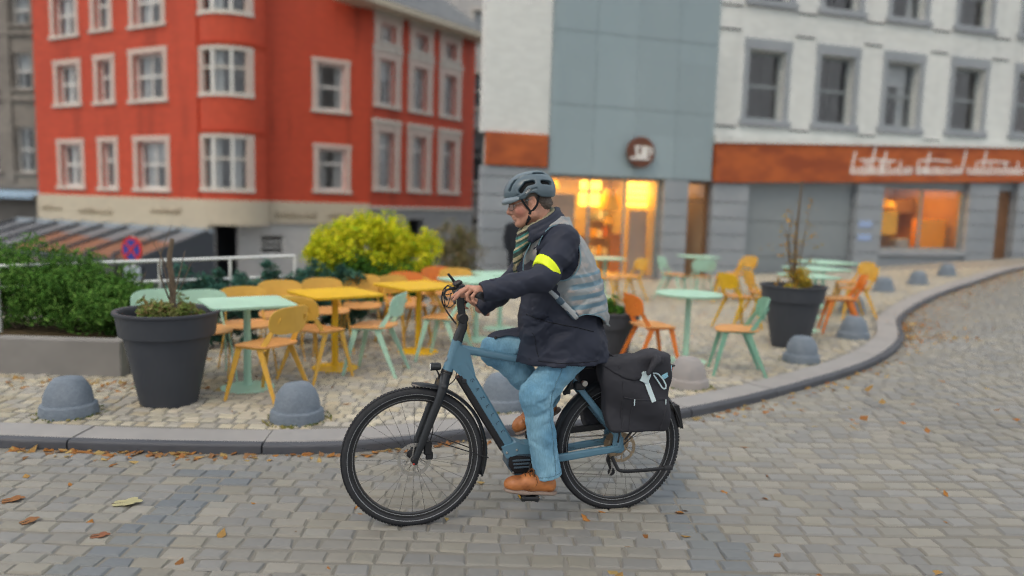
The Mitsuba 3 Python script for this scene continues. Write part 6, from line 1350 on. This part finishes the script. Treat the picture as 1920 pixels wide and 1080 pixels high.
# coat
zc = [.835, .86, .95, 1.06, 1.15, 1.25, 1.35, 1.44, 1.50, 1.545, 1.57]
def coat():
    f = Field((.20, -.36, .80), (1.10, .36, 1.66), .0065); P = f.pts()
    cs = [.770, .769, .765, .745, .745, .738, .722, .700, .690, .672, .668]; a = [.252, .248, .225, .212, .200, .190, .172, .145, .115, .085, .07]; b = [.235, .232, .222, .215, .212, .213, .212, .200, .165, .10, .075]
    f.g = np.minimum(f.g, (loft(P, zc, cs, [0] * 11, a, b, 2.35) * .8).astype(np.float32)); f.cut(lambda P: np.maximum(.856 - .05 * np.clip(.60 - P[..., 0], 0, .2) + .0 * P[..., 0] - P[..., 2], P[..., 2] - 1.575), .004)
    for a_, b_, c_, r in ((SHN, ELN, WRN, (.082, .064, .049)), (SHF, ELF, WRF, (.082, .064, .049))):
        m_ = b_ + (c_ - b_) * .5
        f.cap(a_, b_, r[0], r[1] + .002, .035); f.cap(b_, m_, r[1], .057, .02); f.cap(m_, c_ + (c_ - b_) * .06, .057, r[2], .02)
    # the skirt lies over the near thigh
    f.cap(HIN, KNN + (HIN - KNN) * .35, .122, .108, .03); f.cut(lambda P: .858 - .06 * np.clip(.60 - P[..., 0], 0, .2) - P[..., 2] + .02 * np.clip(P[..., 0] - .9, 0, 1), .004)
    def d(p):
        o = 0 * p[:, 0]
        for sh, el, wr, sd in ((SHN, ELN, WRN, 1), (SHF, ELF, WRF, 4)):
            ua, fa = (el - sh) / np.linalg.norm(el - sh), (wr - el) / np.linalg.norm(wr - el)
            o += folds(p, .022, 62, ua * .8 - fa * .5, sd, .03) * np.minimum(1, 2 * near(p, el, .18)); o += folds(p, .017, 60, ua + np.array([.5, 0, .0]), sd + 1, .03) * np.minimum(1, 2 * near(p, sh + ua * .10, .18)); o += folds(p, .013, 60, fa + np.array([0, .3, .5]), sd + 2, .03) * near(p, wr - fa * .10, .15)
        low = np.clip((1.22 - p[:, 2]) / .15, 0, 1) * (np.linalg.norm(p - ELN, axis=1) > .12)
        o += folds(p, .016, 42, (.95, .9, -.25), 7, .06) * low + folds(p, .020, 55, (-.45, .2, .9), 9, .06) * np.minimum(1, 2 * near(p, [.66, -.2, 1.08], .26))
        o += folds(p, .004, 130, (.6, .4, .8), 15, .08) + folds(p, .003, 170, (-.5, .3, .8), 17, .08)
        return o + (meshkit.fbm(p * 20, 2) - .5) * .004
    f.disp(d)
    for el, wr in ((ELN, WRN), (ELF, WRF)):
        ax = (wr - el) / np.linalg.norm(wr - el); tip = wr + ax * .010
        def c(P, tip=tip, ax=ax): q = P - tip; s = q @ ax; r = np.linalg.norm(q - s[..., None] * ax, axis=-1); return np.where(r < .09, s, -1.0)
        f.cut(c, .003); f.cap(tip - ax * .05, tip + ax * .03, .034, .037, .003, 's')
    f.cap([.60, -.0, .80], [.98, 0, .80], .055, .055, .01, 's')
    return f
cf = coat(); ck_ = pp('coat', cf.mesh(3), 'm_coat', smooth=True, label='long dark navy coat with skirt over the thighs')
# flap of the coat blown over the far thigh
fl = Field((.30, -.02, .78), (.62, .26, 1.12), .0045); d_ = (KNF - HIF) / np.linalg.norm(KNF - HIF)
fl.cap(HIF, KNF + d_ * -.02, .124, .100, .03); in_ = Field((.30, -.02, .78), (.62, .26, 1.12), .0045); in_.cap(HIF, KNF + d_ * -.02, .108, .084, .03); fl.g = np.maximum(fl.g, -in_.g)
fl.cut(lambda P: np.maximum(np.interp(P[..., 0], [.34, .37, .42, .48, .55], [.975, .945, .957, .972, .965]) - P[..., 2] + .25 * np.clip(P[..., 1] - .16, 0, 1), .345 - P[..., 0]), .003); fl.disp(lambda p: folds(p, .006, 60, (.4, .3, .8), 3, .03))
pp('flap', fl.mesh(3), 'm_coat', ck_, smooth=True)
seam(cf, [(.50, .885), (.60, .880), (.70, .879), (.80, .880), (.90, .884)], .0016, 'm_webbing', ck_); seam(cf, [(.545, 1.10), (.60, 1.085), (.68, 1.07), (.76, 1.055), (.86, 1.03)], .002, 'm_webbing', ck_); seam(cf, [(.56, 1.02), (.575, .97), (.585, .90)], .0016, 'm_webbing', ck_)
for pts in ([ELN + V(.0, -.060, .0), (ELN + WRN) / 2 + V(0, -.058, -.012), WRN + V(.0, -.047, -.010)],): pass
tb = np.array([(.33, 1.300), (.345, 1.302)]); tab = cbox(-.022, .022, -.014, .014, -.004, .004, .003); tab.apply_transform(mv(.318, -.278, 1.300) @ roty(-.18)); pp('cuff_tab', tab, 'm_coat', ck_)
bt_ = trimesh.creation.icosphere(1, .007); bt_.apply_scale([1, 1, .5]); bt_.apply_translation([.42, .075, 0]); 
pp('button', tr(lathe([(0, -.003), (.008, -.003), (.008, .002), (0, .003)], 12), mv(.415, -.0, 0) @ mv(0, .045, .962) @ rotx(.9)), 'm_black', ck_)
# collar
col = Field((.50, -.16, 1.42), (.80, .16, 1.70), .005); a = np.linspace(-2.1, 2.1, 17); ring = np.array([[.645 + .082 * math.cos(t), .086 * math.sin(t), 1.555 + .038 * math.cos(t)] for t in a])
for u, w in zip(ring[:-1], ring[1:]):
    for k in (0, .4, .8): o = np.array([.012 * k, 0, .035 * k - .02]); col.cap(u + o, w + o, .011, .011, .008)
for s in (-1, 1):
    q = catmull([[.722, 0, 1.612], [.708, .062 * s, 1.602], [.660, .112 * s, 1.572], [.600, .122 * s, 1.540], [.550, .108 * s, 1.512]], 4)
    for k, o in enumerate(((0, 0, 0), (-.012, -.012 * s, .022), (.010, .010 * s, -.020))):
        for u, w in zip(q[:-1], q[1:]): col.cap(u + np.array(o), w + np.array(o), .0125, .0125, .012)
    col.cap([.550, .108 * s, 1.512], [.530, .112 * s, 1.478], .014, .007, .015); col.cap([.565, .115 * s, 1.51], [.548, .118 * s, 1.468], .014, .007, .015)
pp('collar', col.mesh(3), 'm_coat', ck_, smooth=True)
# vest: a loose shell over the coat's trunk
def vest(off, k=.0):
    f = Field((.46, -.34, 1.00), (1.06, .34, 1.66), .0065); P = f.pts()
    cs = [.828, .815, .793, .768, .742, .717, .695, .676, .672]; a = [.158, .165, .172, .176, .172, .160, .135, .105, .09]; b = [.250, .247, .243, .235, .226, .216, .192, .150, .11]; z = [1.03, 1.10, 1.18, 1.26, 1.34, 1.42, 1.49, 1.545, 1.59]
    d = loft(P, z, cs, [0] * 9, a, np.array(b) * .97, 2.1) * .85 - off; f.g = d.astype(np.float32)
    f.disp(lambda p: folds(p, .009, 75, (-.35, .3, 1.0), 2, .08) * np.clip((1.5 - p[:, 2]) / .2, .3, 1) + folds(p, .007, 120, (.8, .5, .5), 6, .08) + (meshkit.fbm(p * 17, 2) - .5) * .006, .06); return f
def vmask(P):
    s, z, y = P[..., 0], P[..., 2], P[..., 1]
    front = np.interp(z, [1.02, 1.25, 1.26, 1.386, 1.47, 1.535, 1.575, 1.60], [.60, .60, .507, .507, .545, .592, .655, .70]) - s
    low = np.interp(s, [.50, .585, .65, .744, .80, .872, .905, .945, 1.0], [1.268, 1.263, 1.20, 1.108, 1.125, 1.112, 1.09, 1.055, 1.03]) - z
    neck = z - np.interp(s, [.5, .58, .64, .69, .74], [1.60, 1.585, 1.60, 1.605, 1.60]) 
    rr = np.sqrt(((s - .672) / .098) ** 2 + ((z - 1.425) / .135) ** 2); arm = np.where(np.abs(y) > .10, (1 - rr) * .1, -1)
    return np.maximum(np.maximum(np.maximum(front, low), neck), arm)
vf = vest(.010); vi = vest(-.008); vf.g = np.maximum(vf.g, np.where(vf.pts()[..., 2] < 1.22, -vi.g, -1).astype(np.float32)); vf.cut(vmask); vk = pp('vest', vf.mesh(2), 'm_vest', smooth=40, label='grey reflective sleeveless vest with blue horizontal bands')
vs = vest(.010)
def vpipe(pts, r=.0028, name='piping', mt='m_piping'):
    pts = catmull(np.column_stack([pts, np.zeros(len(pts))]), 5)[:, :2]; Y = np.array([yy if (yy := yface(vs, s, z)) is not None else np.nan for s, z in pts]); ok = ~np.isnan(Y); Y = np.interp(np.arange(len(pts)), np.flatnonzero(ok), Y[ok]); Y = np.minimum(Y, -.10); Y = np.convolve(np.pad(Y, 3, 'edge'), np.ones(7) / 7, 'valid'); pp(name, tube(np.column_stack([pts[:, 0], Y - .001, pts[:, 1]]), r, 6), mt, vk, smooth=True)
vpipe([(.672 + .098 * math.cos(t), 1.425 + .135 * math.sin(t)) for t in np.linspace(-2.2, 2.9, 20)]); vpipe([(.548, 1.47), (.513, 1.386), (.513, 1.28)]); vpipe([(.750, 1.112), (.80, 1.126), (.872, 1.113), (.905, 1.091)])
# rolled lower front edge with a checked lining
mat('m_check', proc(lambda p, n, uv: (lambda s, z: mix((.05, .085, .12), (.30, .33, .35), smoothstep(.45, .55, cell_rand(dr.floor((s * .69 - z * .72) * 26), dr.floor((s * .72 + z * .69) * 48))) ))(*lc(p))), .6, .3)
rl = Field((.54, -.33, 1.05), (.80, -.12, 1.33), .005); rl.cap([.590, -.224, 1.262], [.660, -.246, 1.195], .008, .014, .01); rl.cap([.660, -.246, 1.195], [.742, -.250, 1.115], .014, .018, .01); rl.disp(lambda p: (meshkit.fbm(p * 20, 2) - .5) * .008); pp('rolled_hem', rl.mesh(3), 'm_check', vk, smooth=True)
# arm band
ua = (ELN - SHN) / np.linalg.norm(ELN - SHN)
ab = Field(ELN - .16, ELN + np.array([.2, .16, .24]), .0045)
def armcap(f, o): f.cap(SHN, ELN, .082 + o, .066 + o, .035); f.disp(lambda p: folds(p, .007, 62, ua, 1, .03) * near(p, ELN, .17))
armcap(ab, .0055)
bn = ua * .93 + np.array([-.30, .0, .10]); bn /= np.linalg.norm(bn); bc = SHN + (ELN - SHN) * .78; ab.cut(lambda P: np.abs((P - bc) @ bn) - .0235); ab.cut(lambda P: (P[..., 0] - .665) * 1.0); pp('arm_band', ab.mesh(2), 'm_neon', smooth=40)
# scarf
sf = Field((.42, -.16, 1.30), (.76, .16, 1.66), .0045); a = np.linspace(-math.pi, math.pi, 25)
for k, (r, dz, rad) in enumerate(((.070, .0, .026), (.078, -.028, .026), (.074, .022, .020))):
    ring = np.array([[.607 + r * 1.0 * math.cos(t), r * .98 * math.sin(t), 1.540 + dz + .052 * math.cos(t) + .008 * math.sin(3 * t + k)] for t in a])
    for u, w in zip(ring[:-1], ring[1:]): sf.cap(u, w, rad, rad, .014)
for u, w, r0, r1 in (([.545, -.04, 1.51], [.512, -.055, 1.46], .034, .034), ([.512, -.055, 1.46], [.492, -.058, 1.40], .032, .030), ([.492, -.058, 1.40], [.484, -.052, 1.365], .028, .022)): sf.cap(u, w, r0, r1, .02, flat=((1, 0, .3), 1.5))
sf.disp(lambda p: folds(p, .006, 230, (.5, .25, .85), 3, .012) + (meshkit.fbm(p * 28, 2) - .5) * .005); sk = pp('scarf', sf.mesh(2), 'm_scarf', smooth=True, label='striped green and tan scarf')
r_ = np.random.default_rng(8); pp('fringe', [tube(catmull([[.486 + .004 * i % 3 * .01, -.072 + .005 * i, 1.36], [.484 + r_.normal(0, .004), -.072 + .005 * i + r_.normal(0, .003), 1.33], [.488 + r_.normal(0, .007), -.072 + .005 * i + r_.normal(0, .005), 1.295]], 3), .0022, 5) for i in range(9)], 'm_scarf', sk, kind='stuff')
# shoes
def shoe(toe, heel, y, pitch):
    """built flat (toe towards -x), then pitched and set between toe and heel"""
    L = .295; f = Field((-.02, -.07, -.01), (L + .02, .07, .15), .0045)
    f.cap([.050, 0, .048], [.13, 0, .056], .036, .044, .02, flat=((0, 1, 0), .92)); f.cap([.030, .004, .040], [.055, 0, .044], .028, .034, .02, flat=((0, 1, 0), .85)); f.cap([.13, 0, .060], [.20, 0, .088], .042, .036, .02); f.cap([.235, 0, .055], [.225, 0, .095], .038, .036, .02); f.cap([.14, 0, .05], [.24, 0, .052], .040, .036, .02)
    f.cut(lambda P: np.maximum(.022 - P[..., 2], P[..., 2] - .118), .004); f.disp(lambda p: folds(p, .0035, 170, (1, .15, -.5), 2, .01) * near(p, [.10, 0, .08], .07))
    s = Field((-.02, -.07, -.01), (L + .02, .07, .06), .004); s.cap([.045, 0, .014], [.10, 0, .014], .044, .050, .02, flat=((0, 0, 1), 3.0)); s.cap([.10, 0, .014], [.25, 0, .014], .046, .042, .02, flat=((0, 0, 1), 3.0)); s.cut(lambda P: np.maximum(P[..., 2] - .027, .0 - P[..., 2]), .003)
    for i in range(17): x = .022 + .0165 * i; s.cap([x, -.06, -.001], [x, .06, -.001], .0032, .0032, .001, 's')
    M = mv(toe[0], y, toe[1]) @ roty(pitch) @ mv(-.004, 0, -.035); sl_ = s.mesh(2); k = pp('shoe', tr(f.mesh(4), M), 'm_leather', smooth=True); pp('sole', tr(sl_, M), 'm_sole', k, smooth=40)
    for i, x in enumerate((.108, .128, .148)): 
        q = catmull([[x, -.030, .088 + .012 * i - .012], [x - .006, -.012, .100 + .012 * i], [x - .006, .012, .100 + .012 * i], [x, .030, .088 + .012 * i - .012]], 4); pp('lace', tr(tube(q, .003, 6), M), 'm_lace', k, smooth=True)
    for s_ in (-1, 1): pp('lace', tr(tube(catmull([[.146, 0, .126], [.140, -.018 * s_ - .01, .130], [.128, -.03 * s_ - .012, .112], [.140, -.014 * s_, .122]], 4), .0028, 6), M), 'm_lace', k, smooth=True)
    pp('seam', tr(tube(catmull([[.150, -.041, .104], [.160, -.0455, .075], [.150, -.046, .050], [.120, -.046, .034]], 4), .0018, 5), M), 'm_lace', k); return k
shoe((.438, .232), (.745, .193), -.135, .13); shoe((.548, .436), (.785, .55), .118, -.48)
sc_ = Field((.60, -.21, .20), (.76, -.05, .34), .005)
# second person: a passer-by in dark clothes far behind
PB_ = thing('person', 'distant passer-by in dark clothes standing before the stone pier behind the cyclist', 'person')
mat('m_darkcloth', (.02, .023, .03), .85, .2); bx_, by_ = .06, 15.75; z_ = gz(bx_, by_)
pf = Field((bx_ - .35, by_ - .3, z_ - .02), (bx_ + .35, by_ + .3, z_ + 1.68), .012)
def Q(x, y, z): return [bx_ + x, by_ + y, z_ + z]
pf.ell(Q(0, 0, 1.50), (.085, .10, .115), k=.03); pf.cap(Q(0, .01, 1.40), Q(0, .01, 1.30), .05, .06, .03)
for s in (-1, 1): pf.cap(Q(.08 * s, 0, .78), Q(.085 * s, -.01, .43), .09, .062, .04); pf.cap(Q(.085 * s, -.01, .43), Q(.09 * s, .02, .06), .06, .042, .02); pf.cap(Q(.09 * s, .02, .04), Q(.10 * s, -.13, .035), .038, .035, .02)
bm = pf.mesh(3); add('body', bm, 'm_skin', PB_, smooth=True)
def pcloth(nm, cut, build, mt): f = Field((bx_ - .4, by_ - .35, z_ - .02), (bx_ + .4, by_ + .35, z_ + 1.7), .012); build(f); f.cut(lambda P: cut(P[..., 2] - z_)); f.disp(lambda p: (meshkit.fbm(p * 9, 2) - .5) * .02); add(nm, f.mesh(3), mt, PB_, smooth=True)
def jk_(f):
    f.cap(Q(0, 0, 1.20), Q(0, 0, .78), .165, .175, .05, flat=((0, 1, 0), 1.35))
    for s in (-1, 1): f.cap(Q(.17 * s, 0, 1.24), Q(.23 * s, -.02, .98), .068, .055, .05); f.cap(Q(.23 * s, -.02, .98), Q(.20 * s, -.12, .78), .052, .042, .03)
pcloth('jacket', lambda z: np.maximum(.68 - z, z - 1.33), jk_, 'm_darkcloth')
def tr2(f):
    for s in (-1, 1): f.cap(Q(.08 * s, 0, .80), Q(.085 * s, -.01, .43), .105, .078, .05); f.cap(Q(.085 * s, -.01, .43), Q(.09 * s, .02, .07), .075, .066, .02)
pcloth('trousers', lambda z: np.maximum(.07 - z, z - .78), tr2, 'm_darkcloth')
def hd_(f): f.ell(Q(0, .02, 1.525), (.10, .115, .115), k=.03)
pcloth('hair', lambda z: 1.50 - z, hd_, 'm_hair')
